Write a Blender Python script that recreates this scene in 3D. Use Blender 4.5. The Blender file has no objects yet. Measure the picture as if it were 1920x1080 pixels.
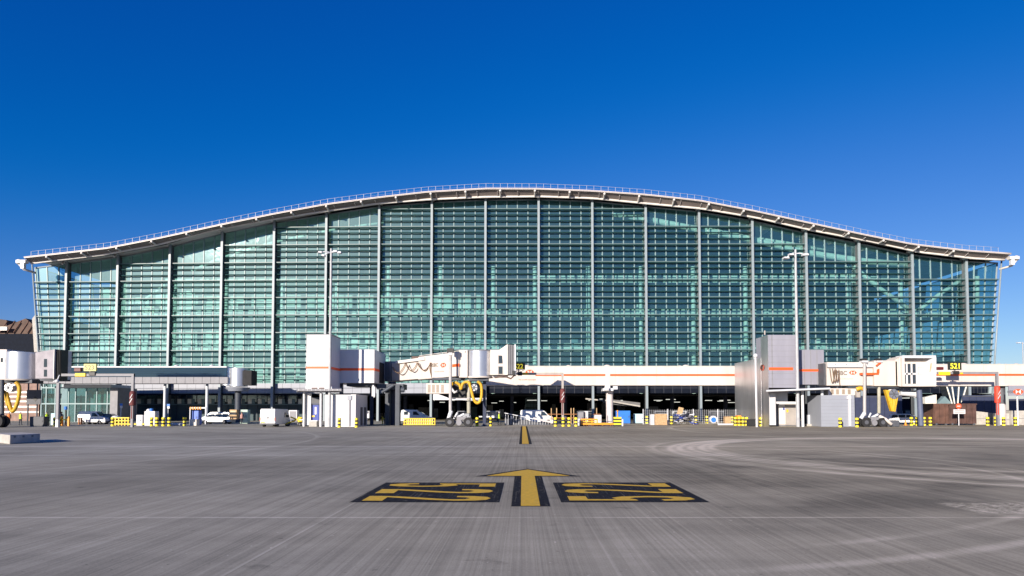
import bpy, bmesh, math, random
from mathutils import Vector, Matrix
random.seed(7)
SC = bpy.context.scene
COL = SC.collection
R = math.radians

# ---------------------------------------------------------------- camera
H = 2.1                      # eye height
PITCH = R(2.3)
F = 1280.0                   # focal length in pixels of a 1920 wide frame
CX, CY = 980.0, 768 - F*math.tan(PITCH)
cam = bpy.data.cameras.new('camera')
cam.sensor_width = 36.0
cam.lens = 36.0*F/1920
cam.shift_x = (960-CX)/1920
cam.shift_y = (CY-540)/1920
cam.clip_start = 0.1
cam.clip_end = 6000
co = bpy.data.objects.new('camera', cam)
co.location = (0, 0, H)
co.rotation_euler = (R(90)+PITCH, 0, 0)
COL.objects.link(co)
SC.camera = co

# ---------------------------------------------------------------- sky, sun, exposure
SUN_EL, SUN_AZ = R(14.5), R(29)            # azimuth: to the left of straight behind the camera
w = bpy.data.worlds.new("World"); SC.world = w; w.use_nodes = True
nt = w.node_tree
sky = nt.nodes.new('ShaderNodeTexSky'); sky.sky_type = 'NISHITA'
sky.sun_disc = False
sky.sun_elevation = SUN_EL
sky.sun_rotation = math.pi + SUN_AZ
sky.air_density = 1.0; sky.dust_density = 0.0; sky.ozone_density = 4.0; sky.altitude = 0
# polarised winter sky: the sky's own colour with each channel's contrast set (deep blue high up, pale at the horizon)
EXPO = 0.6
STR = 0.15
sx_ = nt.nodes.new('ShaderNodeSeparateColor'); cx_ = nt.nodes.new('ShaderNodeCombineColor')
nt.links.new(sky.outputs[0], sx_.inputs[0])
for i_, (a_, p_) in enumerate(((.95, 1.0), (.80, 1.28), (.95, .8))):
    m0 = nt.nodes.new('ShaderNodeMath'); m0.operation = 'MULTIPLY'; m0.inputs[1].default_value = STR*.82; nt.links.new(sx_.outputs[i_], m0.inputs[0])
    m1 = nt.nodes.new('ShaderNodeMath'); m1.operation = 'MINIMUM'; m1.inputs[1].default_value = 1.6; nt.links.new(m0.outputs[0], m1.inputs[0])
    m2 = nt.nodes.new('ShaderNodeMath'); m2.operation = 'POWER'; m2.inputs[1].default_value = p_; nt.links.new(m1.outputs[0], m2.inputs[0])
    m3 = nt.nodes.new('ShaderNodeMath'); m3.operation = 'MULTIPLY'; m3.inputs[1].default_value = a_/STR/2**EXPO; nt.links.new(m2.outputs[0], m3.inputs[0])
    if i_ == 0:
        m4 = nt.nodes.new('ShaderNodeMath'); m4.operation = 'SUBTRACT'; m4.inputs[1].default_value = .12/STR/2**EXPO; nt.links.new(m3.outputs[0], m4.inputs[0])
        m3 = nt.nodes.new('ShaderNodeMath'); m3.operation = 'SMOOTH_MAX'; m3.inputs[1].default_value = .003; m3.inputs[2].default_value = .15; nt.links.new(m4.outputs[0], m3.inputs[0])
    nt.links.new(m3.outputs[0], cx_.inputs[i_])
nt.links.new(cx_.outputs[0], nt.nodes['Background'].inputs[0])
nt.nodes['Background'].inputs[1].default_value = STR
sl = bpy.data.lights.new('sun', 'SUN'); sl.energy = 5.0; sl.angle = R(0.5); sl.color = (1.0, 0.89, 0.76)
so = bpy.data.objects.new('sun', sl)
so.rotation_euler = (R(90)-SUN_EL, 0, -SUN_AZ)     # light comes from behind-left of the camera
so.location = (-40, -60, 60)
COL.objects.link(so)
SC.view_settings.view_transform = 'Standard'
SC.view_settings.look = 'None'
SC.view_settings.exposure = EXPO
SC.view_settings.gamma = 1.0
SC.cycles.max_bounces = 8
SC.cycles.transparent_max_bounces = 16

# ---------------------------------------------------------------- pixel helpers (1920x1080 frame)
def W(px, py, Y):
    t = (CY-py)/F
    z = Y*(math.sin(PITCH)+t*math.cos(PITCH))/(math.cos(PITCH)-t*math.sin(PITCH))
    d = Y*math.cos(PITCH)+z*math.sin(PITCH)
    return Vector(((px-CX)/F*d, Y, z+H))
def ZP(py, Y): return W(CX, py, Y).z
def XP(px, py, Y): return W(px, py, Y).x
def GY(py):
    t = (CY-py)/F
    return -H*(math.cos(PITCH)-t*math.sin(PITCH))/(math.sin(PITCH)+t*math.cos(PITCH))
def G(px, py):
    Y = GY(py); v = W(px, py, Y); v.z = 0; return v
def interp(x, pts):
    if x <= pts[0][0]:
        a, b = pts[0], pts[1]
    elif x >= pts[-1][0]:
        a, b = pts[-2], pts[-1]
    else:
        for a, b in zip(pts, pts[1:]):
            if a[0] <= x <= b[0]: break
    return a[1]+(b[1]-a[1])*(x-a[0])/(b[0]-a[0])

# ---------------------------------------------------------------- materials
MATS = {}
def M(name, col, rough=0.6, metal=0.0, var=0.12, scale=1.5, bump=0.0, spec=0.5, stretch=(1, 1, 1), emis=None):
    if name in MATS: return MATS[name]
    m = bpy.data.materials.new(name); m.use_nodes = True
    n = m.node_tree; b = n.nodes['Principled BSDF']
    b.inputs['Roughness'].default_value = rough
    b.inputs['Metallic'].default_value = metal
    b.inputs['Specular IOR Level'].default_value = spec
    tc = n.nodes.new('ShaderNodeTexCoord'); mp = n.nodes.new('ShaderNodeMapping')
    mp.inputs['Scale'].default_value = stretch
    n.links.new(tc.outputs['Object'], mp.inputs[0])
    nz = n.nodes.new('ShaderNodeTexNoise'); nz.inputs['Scale'].default_value = scale; nz.inputs['Detail'].default_value = 6
    n.links.new(mp.outputs[0], nz.inputs['Vector'])
    mx = n.nodes.new('ShaderNodeMix'); mx.data_type = 'RGBA'
    mx.inputs[6].default_value = (*[c*(1-var) for c in col], 1)
    mx.inputs[7].default_value = (*[min(1, c*(1+var)) for c in col], 1)
    mr = n.nodes.new('ShaderNodeMapRange'); mr.inputs[1].default_value = .3; mr.inputs[2].default_value = .7
    n.links.new(nz.outputs[0], mr.inputs[0]); n.links.new(mr.outputs[0], mx.inputs[0])
    n.links.new(mx.outputs[2], b.inputs['Base Color'])
    if bump:
        bp = n.nodes.new('ShaderNodeBump'); bp.inputs['Strength'].default_value = bump; bp.inputs['Distance'].default_value = .03
        n.links.new(nz.outputs[0], bp.inputs['Height']); n.links.new(bp.outputs[0], b.inputs['Normal'])
    if emis:
        b.inputs['Emission Color'].default_value = (*emis[0], 1); b.inputs['Emission Strength'].default_value = emis[1]
    MATS[name] = m
    return m

def glass_mat(name, tint, refl_rough=0.08, base=0.10, mul=1.6, tcol=None, wav=0.02, diff=0.0, dcol=(.3, .4, .4), soft=0.0):
    m = bpy.data.materials.new(name); m.use_nodes = True
    n = m.node_tree; n.nodes.remove(n.nodes['Principled BSDF']); out = n.nodes['Material Output']
    tr = n.nodes.new('ShaderNodeBsdfTransparent'); tr.inputs[0].default_value = (*tint, 1)
    gl = n.nodes.new('ShaderNodeBsdfGlossy'); gl.inputs['Roughness'].default_value = refl_rough
    gl.inputs['Color'].default_value = (*(tcol or (.85, .97, .97)), 1)
    fr = n.nodes.new('ShaderNodeFresnel'); fr.inputs[0].default_value = 1.5
    ma = n.nodes.new('ShaderNodeMath'); ma.operation = 'MULTIPLY_ADD'; ma.inputs[1].default_value = mul; ma.inputs[2].default_value = base
    ma.use_clamp = True
    n.links.new(fr.outputs[0], ma.inputs[0])
    nz = n.nodes.new('ShaderNodeTexNoise'); nz.inputs['Scale'].default_value = .9; nz.inputs['Detail'].default_value = 2
    g = n.nodes.new('ShaderNodeNewGeometry'); n.links.new(g.outputs['Position'], nz.inputs['Vector'])
    bp = n.nodes.new('ShaderNodeBump'); bp.inputs['Strength'].default_value = 1; bp.inputs['Distance'].default_value = wav
    n.links.new(nz.outputs[0], bp.inputs['Height']); n.links.new(bp.outputs[0], gl.inputs['Normal'])
    mx = n.nodes.new('ShaderNodeMixShader')
    n.links.new(ma.outputs[0], mx.inputs[0])
    if diff:
        df = n.nodes.new('ShaderNodeBsdfDiffuse'); df.inputs[0].default_value = (*dcol, 1)
        m2 = n.nodes.new('ShaderNodeMixShader')
        # printed dots: fine horizontal bands every 0.22 m
        sx = n.nodes.new('ShaderNodeSeparateXYZ'); n.links.new(g.outputs['Position'], sx.inputs[0])
        mm = n.nodes.new('ShaderNodeMath'); mm.operation = 'MULTIPLY'; mm.inputs[1].default_value = 2*math.pi/0.30
        n.links.new(sx.outputs[2], mm.inputs[0])
        sn = n.nodes.new('ShaderNodeMath'); sn.operation = 'SINE'; n.links.new(mm.outputs[0], sn.inputs[0])
        m3 = n.nodes.new('ShaderNodeMath'); m3.operation = 'MULTIPLY_ADD'; m3.inputs[1].default_value = diff*.4; m3.inputs[2].default_value = diff
        n.links.new(sn.outputs[0], m3.inputs[0]); n.links.new(m3.outputs[0], m2.inputs[0])
        n.links.new(tr.outputs[0], m2.inputs[1]); n.links.new(df.outputs[0], m2.inputs[2])
        n.links.new(m2.outputs[0], mx.inputs[1])
    else:
        n.links.new(tr.outputs[0], mx.inputs[1])
    if soft:      # weak broad lobe spreading the sun's glow, beside the sharp reflection
        g2 = n.nodes.new('ShaderNodeBsdfGlossy'); g2.inputs['Roughness'].default_value = .42; g2.inputs['Color'].default_value = (.66, .95, .92, 1)
        mg = n.nodes.new('ShaderNodeMixShader'); mg.inputs[0].default_value = soft
        n.links.new(gl.outputs[0], mg.inputs[1]); n.links.new(g2.outputs[0], mg.inputs[2]); n.links.new(mg.outputs[0], mx.inputs[2])
    else: n.links.new(gl.outputs[0], mx.inputs[2])
    n.links.new(mx.outputs[0], out.inputs[0])
    MATS[name] = m
    return m

white = M('white_paint', (.66, .63, .60), .45, var=.08, scale=.6)
cream = M('cream_paint', (.60, .545, .50), .5, var=.10, scale=.8, stretch=(1, 1, .3))
panelwhite = M('white_cladding', (.60, .60, .62), .4, var=.07, scale=.8, stretch=(1, 1, .25))
lavender = M('lavender_cladding', (.26, .26, .31), .5, var=.10, scale=.8, stretch=(1, 1, .25))
shedgrey = M('pale_grey_cladding', (.28, .30, .35), .5, var=.05, scale=.6)
metal = M('brushed_metal', (.50, .50, .52), .38, .85, var=.25, scale=.35, stretch=(1, 1, .35))
silver = M('silver_sheet', (.68, .70, .74), .33, .8, var=.06, scale=.8)
steel = M('painted_steel', (.62, .64, .68), .5, var=.06)
steeld = M('dark_steel', (.05, .06, .08), .6, var=.2)
navy = M('navy_paint', (.02, .03, .07), .6, var=.2)
black = M('black_rubber', (.015, .015, .017), .8, var=.3)
red = M('red_paint', (.75, .10, .03), .5, var=.05)
redor = M('orange_stripe', (.86, .10, .015), .5, var=.04)
redcov = M('red_cover', (.12, .025, .025), .7, var=.2, scale=5)
redcovb = M('bright_red_cover', (.68, .06, .03), .6, var=.15, scale=5)
yellow = M('yellow_paint', (.80, .55, .02), .5, var=.08, scale=3)
yhose = M('yellow_hose', (.62, .37, .02), .55, var=.15, scale=6)
orange = M('orange_paint', (.80, .30, .02), .5, var=.1, scale=3)
lblack = M('black_paint', (.02, .02, .02), .5, var=.2)
mgrey = M('mid_grey_paint', (.22, .22, .24), .6, var=.1)
dgrey = M('dark_grey_paint', (.08, .085, .10), .6, var=.15)
blue = M('blue_plastic', (.02, .16, .55), .5, var=.1)
dblue = M('deep_blue_plastic', (.02, .05, .30), .5, var=.1)
pblue = M('pale_blue_plastic', (.45, .66, .75), .5, var=.06)
vanwhite = M('van_white', (.78, .78, .78), .25, var=.03, spec=.6)
carsilver = M('car_silver', (.45, .46, .48), .3, .5, var=.05)
vglass = M('vehicle_glass', (.03, .04, .05), .08, var=.1, spec=.8)
rust = M('rusty_brown', (.11, .055, .04), .8, var=.4, scale=1.2)
wood = M('raw_wood', (.45, .30, .16), .8, var=.25, scale=5)
conc = M('pale_concrete', (.42, .40, .37), .9, var=.15, scale=2.5, bump=.2)
concd = M('dark_concrete', (.16, .16, .17), .9, var=.2, scale=1)  # darker concrete tone for slabs, slots and joints
finm = M('fin_white', (.25, .30, .33), .45, var=.05)
mastm = M('mast_grey', (.38, .39, .41), .5)
webm = M('fin_web', (.09, .10, .108), .6, var=.08)  # darker than the flange: the web's side shade is put into its colour
barm = M('glazing_bar', (.20, .30, .32), .45, var=.05)
louv = M('louvre_dark', (.016, .055, .060), .7, var=.15, spec=.1)
louvl = M('louvre_nose', (.11, .17, .18), .45, var=.05)
railm = M('rail_steel', (.36, .38, .46), .5)
undm = M('shade_gap_black', (.006, .009, .018), .7, var=.2, spec=.1)  # near-black paint: shade on right spandrels, undercroft, left wall; also eaves gap
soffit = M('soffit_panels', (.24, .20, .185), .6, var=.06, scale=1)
roofm = M('roof_sheet', (.62, .57, .56), .4, var=.05)
slabm = M('slab_edge', (.74, .72, .64), .6, var=.1, scale=.3)
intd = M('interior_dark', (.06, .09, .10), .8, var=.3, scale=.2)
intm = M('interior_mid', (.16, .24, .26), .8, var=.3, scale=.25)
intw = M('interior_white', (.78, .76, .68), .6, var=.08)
skin = M('skin', (.45, .27, .19), .6)
hivis = M('hi_vis_yellow', (.55, .78, .03), .6)
hivo = M('hi_vis_orange', (.85, .22, .05), .6)
cloth = M('dark_cloth', (.03, .035, .05), .9)
hairm = M('dark_hair', (.03, .02, .015), .8)
brick = M('brown_roofing', (.09, .055, .042), .8, var=.35, scale=.5)
GL = glass_mat('facade_glass', (.50, .755, .76), .04, .08, 1.5, wav=.012, diff=.075, dcol=(.08, .33, .40), tcol=(.62, .92, .98), soft=.20)
GLS = glass_mat('clear_glass', (.45, .62, .62), .05, .05, 1.2)
GLN = glass_mat('navy_glass', (.04, .09, .14), .06, .06, 1.2, wav=.004, diff=.40, dcol=(.008, .030, .085))

# ---------------------------------------------------------------- mesh builder
class MB:
    def __init__(s): s.v = []; s.f = []; s.m = []; s.s = []; s.mats = []
    def mi(s, mat):
        if mat not in s.mats: s.mats.append(mat)
        return s.mats.index(mat)
    def add(s, vs, fs, mat, smooth=False):
        o = len(s.v); i = s.mi(mat)
        s.v += [Vector(v) for v in vs]
        for f in fs: s.f.append([o+k for k in f]); s.m.append(i); s.s.append(smooth)
        return s
    def box(s, x0, x1, y0, y1, z0, z1, mat):
        vs = [(x, y, z) for x in (x0, x1) for y in (y0, y1) for z in (z0, z1)]
        return s.add(vs, [(0, 1, 3, 2), (4, 6, 7, 5), (0, 4, 5, 1), (2, 3, 7, 6), (0, 2, 6, 4), (1, 5, 7, 3)], mat)
    def pbox(s, px0, py0, px1, py1, Y, dep, mat):
        a = W(px0, py1, Y); b = W(px1, py0, Y)
        return s.box(a.x, b.x, Y, Y+dep, a.z, b.z, mat)
    def hexa(s, p, mat):      # 8 corners: bottom 4 ccw, top 4 ccw
        return s.add(p, [(3, 2, 1, 0), (4, 5, 6, 7), (0, 1, 5, 4), (1, 2, 6, 5), (2, 3, 7, 6), (3, 0, 4, 7)], mat)
    def beam(s, a, b, w, h, mat, up=Vector((0, 0, 1)), z0=0):   # a,b on the bottom centre line
        a = Vector(a); b = Vector(b); d = (b-a).normalized(); sd = d.cross(up).normalized()*(w/2)
        u = sd.cross(d).normalized()*h if abs(d.z) > .98 else Vector((0, 0, h))
        q = Vector((0, 0, z0))
        return s.hexa([a-sd+q, a+sd+q, b+sd+q, b-sd+q, a-sd+u+q, a+sd+u+q, b+sd+u+q, b-sd+u+q], mat)
    def cyl(s, a, b, r0, mat, r1=None, n=12, caps=True):
        a = Vector(a); b = Vector(b); r1 = r0 if r1 is None else r1
        d = (b-a).normalized(); t = Vector((1, 0, 0)) if abs(d.x) < .9 else Vector((0, 1, 0))
        u = d.cross(t).normalized(); v = d.cross(u)
        vs = []
        for k in range(n):
            c = math.cos(2*math.pi*k/n); q = math.sin(2*math.pi*k/n)
            vs += [a+(u*c+v*q)*r0, b+(u*c+v*q)*r1]
        fs = [(2*k, 2*k+1, (2*k+3) % (2*n), (2*k+2) % (2*n)) for k in range(n)]
        s.add(vs, fs, mat, True)
        if caps:
            s.add([vs[2*k] for k in range(n)], [tuple(range(n))], mat)
            s.add([vs[2*k+1] for k in range(n)], [tuple(reversed(range(n)))], mat)
        return s
    def tube(s, pts, r, mat, n=8):
        pts = [Vector(p) for p in pts]; vs = []; u = None
        for i, p in enumerate(pts):
            d = (pts[min(i+1, len(pts)-1)]-pts[max(i-1, 0)]).normalized()
            if u is None:
                t = Vector((0, 1, 0)) if abs(d.y) < .9 else Vector((1, 0, 0)); u = d.cross(t).normalized()
            else: u = (u-d*u.dot(d)).normalized()
            v = d.cross(u)
            for k in range(n):
                vs.append(p+(u*math.cos(2*math.pi*k/n)+v*math.sin(2*math.pi*k/n))*r)
        fs = []
        for i in range(len(pts)-1):
            for k in range(n):
                fs.append((i*n+k, i*n+(k+1) % n, (i+1)*n+(k+1) % n, (i+1)*n+k))
        fs.append(tuple(reversed(range(n)))); fs.append(tuple(range((len(pts)-1)*n, len(pts)*n)))
        return s.add(vs, fs, mat, True)
    def prism(s, poly, d, mat, smooth=False):   # poly: 3D planar points, d: extrusion vector
        poly = [Vector(p) for p in poly]; d = Vector(d); n = len(poly)
        vs = poly+[p+d for p in poly]
        fs = [tuple(range(n)), tuple(reversed(range(n, 2*n)))]+[(k, n+k, n+(k+1) % n, (k+1) % n) for k in range(n)]
        return s.add(vs, fs, mat)
    def sphere(s, c, r, mat, n=10, sz=1.0, half=False):
        c = Vector(c); vs = []; fs = []; m_ = 6; lo = 0 if half else -m_
        rows = list(range(lo, m_+1))
        for i in rows:
            th = math.pi/2*i/m_
            for k in range(n):
                ph = 2*math.pi*k/n
                vs.append(c+Vector((math.cos(th)*math.cos(ph)*r, math.cos(th)*math.sin(ph)*r, math.sin(th)*r*sz)))
        for i in range(len(rows)-1):
            for k in range(n): fs.append((i*n+k, i*n+(k+1) % n, (i+1)*n+(k+1) % n, (i+1)*n+k))
        return s.add(vs, fs, mat, True)
    def text(s, body, origin, xdir, ydir, size, mat, th=.01, off=0.0, align='LEFT', xs=1.0):
        cu = bpy.data.curves.new('t', 'FONT'); cu.body = body; cu.size = size; cu.extrude = th; cu.offset = off; cu.align_x = align
        ob = bpy.data.objects.new('t', cu); COL.objects.link(ob)
        dg = bpy.context.evaluated_depsgraph_get(); me = bpy.data.meshes.new_from_object(ob.evaluated_get(dg))
        X = Vector(xdir).normalized(); Y = Vector(ydir).normalized(); Z = X.cross(Y)
        vs = [Vector(origin)+X*v.co.x*xs+Y*v.co.y+Z*(v.co.z+th) for v in me.vertices]
        s.add(vs, [tuple(p.vertices) for p in me.polygons], mat)
        bpy.data.objects.remove(ob); bpy.data.curves.remove(cu); bpy.data.meshes.remove(me)
        return s
    def build(s, name, parent=None, bevel=0):
        o0 = Vector((0, 0, 0)); p = parent
        while p: o0 = o0+p.location; p = p.parent
        me = bpy.data.meshes.new(name)
        me.from_pydata([v-o0 for v in s.v], [], s.f); me.update()
        for m in s.mats: me.materials.append(m)
        me.polygons.foreach_set('material_index', s.m); me.polygons.foreach_set('use_smooth', s.s)
        bm = bmesh.new(); bm.from_mesh(me); bmesh.ops.recalc_face_normals(bm, faces=bm.faces)
        if bevel:
            es = [e for e in bm.edges if len(e.link_faces) == 2 and e.calc_face_angle(0) > .6]
            bmesh.ops.bevel(bm, geom=es, offset=bevel, segments=1, affect='EDGES')
        bm.to_mesh(me); bm.free()
        o = bpy.data.objects.new(name, me); COL.objects.link(o)
        if parent: o.parent = parent
        return o

def tag(o, label=None, cat=None, group=None, kind=None):
    if label: o['label'] = label
    if cat: o['category'] = cat
    if group: o['group'] = group
    if kind: o['kind'] = kind
    return o
def thing(name, loc, label, cat, group=None):
    o = bpy.data.objects.new(name, None); o.empty_display_size = .3; o.location = loc; COL.objects.link(o)
    return tag(o, label, cat, group)
def single(mb, name, label, cat, loc, group=None):   # a thing that is one mesh, origin at its base
    o = mb.build(name); loc = Vector(loc)
    for v in o.data.vertices: v.co -= loc
    o.location = loc
    return tag(o, label, cat, group)
def copy_tree(o, parent=None):
    c = o.copy(); COL.objects.link(c)
    if parent: c.parent = parent
    for ch in [x for x in o.children]: copy_tree(ch, c)
    return c

# ================================================================= GROUND
def ground_material():
    m = bpy.data.materials.new('brushed_concrete'); m.use_nodes = True
    n = m.node_tree; L = n.links.new; b = n.nodes['Principled BSDF']
    g = n.nodes.new('ShaderNodeNewGeometry')
    def math_(op, a, b_=None, c=None, clamp=False):
        k = n.nodes.new('ShaderNodeMath'); k.operation = op; k.use_clamp = clamp
        for i, x in enumerate((a, b_, c)):
            if x is None: continue
            if isinstance(x, (int, float)): k.inputs[i].default_value = x
            else: L(x, k.inputs[i])
        return k.outputs[0]
    def noise(scale, st, detail=4, rough=.5, off=(0, 0, 0)):
        mp = n.nodes.new('ShaderNodeMapping'); mp.inputs['Scale'].default_value = st; mp.inputs['Location'].default_value = off
        L(g.outputs['Position'], mp.inputs[0])
        z = n.nodes.new('ShaderNodeTexNoise'); z.inputs['Scale'].default_value = scale; z.inputs['Detail'].default_value = detail
        z.inputs['Roughness'].default_value = rough
        L(mp.outputs[0], z.inputs['Vector']); return z.outputs[0]
    def rng(v, a, b_, c=0., d=1.):
        k = n.nodes.new('ShaderNodeMapRange'); k.interpolation_type = 'SMOOTHSTEP'
        for i, x in enumerate((v, a, b_, c, d)):
            if isinstance(x, (int, float)): k.inputs[i].default_value = x
            else: L(x, k.inputs[i])
        return k.outputs[0]
    sp = n.nodes.new('ShaderNodeSeparateXYZ'); L(g.outputs['Position'], sp.inputs[0])
    X, Y = sp.outputs[0], sp.outputs[1]
    # streaks along the taxi direction (brushed and worn by wheels)
    s1 = noise(1, (11, .035, 1), 4, .7)
    s2 = noise(1, (3.2, .07, 1), 4, .6, (5, 1, 0))
    s3 = noise(1, (30, .06, 1), 3, .7, (2, 7, 0))
    mott = noise(1, (.14, .22, 1), 8, .68, (3.3, 1.7, 0))
    fine = noise(1, (26, 26, 1), 3, .7)
    big = noise(1, (.045, .06, 1), 3, .5, (11.2, 4.1, 0))
    val = math_('MULTIPLY_ADD', math_('MULTIPLY', rng(s1, .38, .62), rng(noise(1, (.5, .3, 1), 4, .6, (6, 6, 0)), .30, .65, .35, 1.0)), .24, .06)
    val = math_('MULTIPLY_ADD', rng(s2, .3, .7), .16, val)
    val = math_('MULTIPLY_ADD', rng(noise(1, (.05, .9, 1), 5, .65, (8, 3, 0)), .32, .68), .14, val)
    val = math_('MULTIPLY_ADD', rng(s3, .38, .62), .13, val)
    val = math_('MULTIPLY_ADD', rng(mott, .3, .7), .34, val)
    val = math_('MULTIPLY_ADD', rng(big, .35, .65), .30, val)
    val = math_('MULTIPLY_ADD', rng(fine, .38, .62), .13, val)
    spk = noise(1, (9, 7, 1), 2, .5, (4, 9, 0))
    val = math_('MULTIPLY_ADD', rng(spk, .70, .76), .5, val)
    val = math_('MULTIPLY_ADD', rng(spk, .30, .25), -.35, val)
    oil = noise(1, (.7, .9, 1), 4, .6, (14, 2, 0)); val = math_('MULTIPLY_ADD', rng(oil, .64, .74), -.30, val)      # 0..1.6
    # pale tyre arcs on the right
    def arc(cx, cy, r, wd, amt, seed, xm=None):
        dx = math_('SUBTRACT', X, cx); dy = math_('SUBTRACT', Y, cy)
        rr = math_('SQRT', math_('ADD', math_('MULTIPLY', dx, dx), math_('MULTIPLY', dy, dy)))
        dd = math_('ABSOLUTE', math_('SUBTRACT', rr, r))
        base = rng(dd, wd, wd*.2, 0, 1)
        br = rng(noise(1, (.22, .22, 1), 3, .6, (seed, seed, 0)), .22, .55)
        # streaks inside the band
        sw = math_('SINE', math_('MULTIPLY', rr, 11.0)); sw = math_('MULTIPLY_ADD', sw, .25, .75)
        if xm is not None: base = math_('MULTIPLY', base, rng(X, xm-1.5, xm+2))
        return math_('MULTIPLY', math_('MULTIPLY', math_('MULTIPLY', base, br), sw), amt*1.0)
    for a in ((25.5, 34, 16.6, 1.5, .95, 1.), (26.5, 33, 18.9, .7, .7, 9.), (24, 35, 14.0, .6, .5, 4.), (27, 34, 20.3, .4, .4, 19.),
              (-1, 27, 18.4, .28, .5, 14., 3.), (-1, 27, 17.2, .22, .4, 6., 4.), (58, 70, 42, .5, .5, 2.), (-60, 40, 46, .3, .35, 3.)):
        val = math_('ADD', val, arc(*a))
    # rough pale patch, lower right
    def boxm(x0, x1, y0, y1, e):
        a = rng(X, x0-e, x0+e); b_ = rng(X, x1+e, x1-e); c = rng(Y, y0-e, y0+e); d = rng(Y, y1+e, y1-e)
        return math_('MULTIPLY', math_('MULTIPLY', a, b_), math_('MULTIPLY', c, d))
    pt = math_('MULTIPLY', boxm(9.3, 14, 13.9, 15.5, .12), rng(noise(1, (5, 5, 1), 5, .8), .38, .62))
    val = math_('MULTIPLY_ADD', pt, 1.0, val)
    # darker rubbery area right of centre
    dk = math_('MULTIPLY', rng(noise(1, (.22, .30, 1), 4, .55, (1.4, 8.1, 0)), .42, .62), boxm(4.0, 40, 12, 34, 3.))
    val = math_('MULTIPLY_ADD', dk, -.32, val)
    val = math_('MULTIPLY_ADD', boxm(5.5, 13, 15.5, 21, 2.2), -.26, val)
    # slab joints
    def joint(c, period, off, wd, amt, v, seed):
        t = math_('ADD', c, off); f = math_('SUBTRACT', math_('MODULO', math_('ADD', t, 9000.), period), period/2)
        j = rng(math_('ABSOLUTE', f), wd, wd*.5, 0, 1)
        j = math_('MULTIPLY', j, rng(noise(1, (.4, .4, 1), 3, .6, (seed, 0, 0)), .25, .6))
        return math_('MULTIPLY_ADD', j, amt, v)
    val = joint(Y, 9.0, 4.5-13.4, .08, .50, val, 3.)
    val = joint(Y, 300.0, 150-39.0, .22, .8, val, 7.)
    val = joint(X, 12.0, -2.2, .03, .25, val, 5.)
    ramp = n.nodes.new('ShaderNodeValToRGB'); e = ramp.color_ramp.elements
    e[0].position = 0; e[0].color = (.155, .143, .106, 1); e[1].position = 1; e[1].color = (.78, .71, .58, 1)
    k = ramp.color_ramp.elements.new(.45); k.color = (.41, .378, .285, 1)
    L(math_('MULTIPLY_ADD', val, .62, -.145), ramp.inputs[0])
    # warm/cool patches of the cement
    mx = n.nodes.new('ShaderNodeMix'); mx.data_type = 'RGBA'; mx.blend_type = 'MULTIPLY'; mx.inputs[0].default_value = 1
    r2 = n.nodes.new('ShaderNodeValToRGB'); r2.color_ramp.elements[0].color = (.94, .96, 1.06, 1); r2.color_ramp.elements[1].color = (1.07, 1.0, .92, 1)
    L(rng(math_('MULTIPLY_ADD', X, .022, math_('MULTIPLY', noise(1, (.06, .06, 1), 2, .5, (3, 3, 3)), 1.)), .0, 1.), r2.inputs[0])
    L(ramp.outputs[0], mx.inputs[6]); L(r2.outputs[0], mx.inputs[7]); L(mx.outputs[2], b.inputs['Base Color'])
    b.inputs['Roughness'].default_value = .88; b.inputs['Specular IOR Level'].default_value = .25
    bp = n.nodes.new('ShaderNodeBump'); bp.inputs['Strength'].default_value = .35; bp.inputs['Distance'].default_value = .01
    L(math_('ADD', math_('MULTIPLY', s3, .6), fine), bp.inputs['Height']); L(bp.outputs[0], b.inputs['Normal'])
    return m
GM = ground_material()
g = MB(); S = 3000
g.add([(-S, -400, 0), (S, -400, 0), (S, S, 0), (-S, S, 0)], [(0, 1, 2, 3)], GM)
tag(g.build('apron'), kind='structure', label='grey brushed concrete aircraft apron')

ymark = M('yellow_marking', (.72, .43, .025), .8, var=.14, scale=9, bump=.1)
nmark = M('black_marking', (.016, .016, .020), .85, var=.6, scale=9, bump=.1, spec=.12)
def wear(m, amt, col=(.40, .37, .29)):      # scuffed paint: streaks of bare concrete along the wheel tracks
    n = m.node_tree; b = n.nodes['Principled BSDF']; src = b.inputs['Base Color'].links[0].from_socket
    g_ = n.nodes.new('ShaderNodeNewGeometry'); fac = None
    for st, lo, hi in (((26, .5, 1), .56, .70), ((5, 4, 1), .60, .72)):
        mp = n.nodes.new('ShaderNodeMapping'); mp.inputs['Scale'].default_value = st; n.links.new(g_.outputs['Position'], mp.inputs[0])
        z = n.nodes.new('ShaderNodeTexNoise'); z.inputs['Scale'].default_value = 1; z.inputs['Detail'].default_value = 5; z.inputs['Roughness'].default_value = .7; n.links.new(mp.outputs[0], z.inputs['Vector'])
        r = n.nodes.new('ShaderNodeMapRange'); r.inputs[1].default_value = lo; r.inputs[2].default_value = hi; r.inputs[4].default_value = amt; n.links.new(z.outputs[0], r.inputs[0])
        if fac is None: fac = r.outputs[0]
        else:
            q = n.nodes.new('ShaderNodeMath'); q.operation = 'MAXIMUM'; n.links.new(fac, q.inputs[0]); n.links.new(r.outputs[0], q.inputs[1]); fac = q.outputs[0]
    x = n.nodes.new('ShaderNodeMix'); x.data_type = 'RGBA'; n.links.new(fac, x.inputs[0]); n.links.new(src, x.inputs[6]); x.inputs[7].default_value = (*col, 1)
    n.links.new(x.outputs[2], b.inputs['Base Color'])
wear(ymark, .28); wear(nmark, .40)
def sheet(poly, z, mat, name):
    m = MB(); m.add([(x, y, z) for x, y in poly], [tuple(range(len(poly)))], mat); return m
def ring(mb, poly, z, mat): mb.add([(x, y, z) for x, y in poly], [tuple(range(len(poly)))], mat)
t = thing('painted_arrow', (.17, 18, 0), 'big yellow arrow with black edging painted on the concrete pointing to the terminal', 'ground marking')
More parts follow.
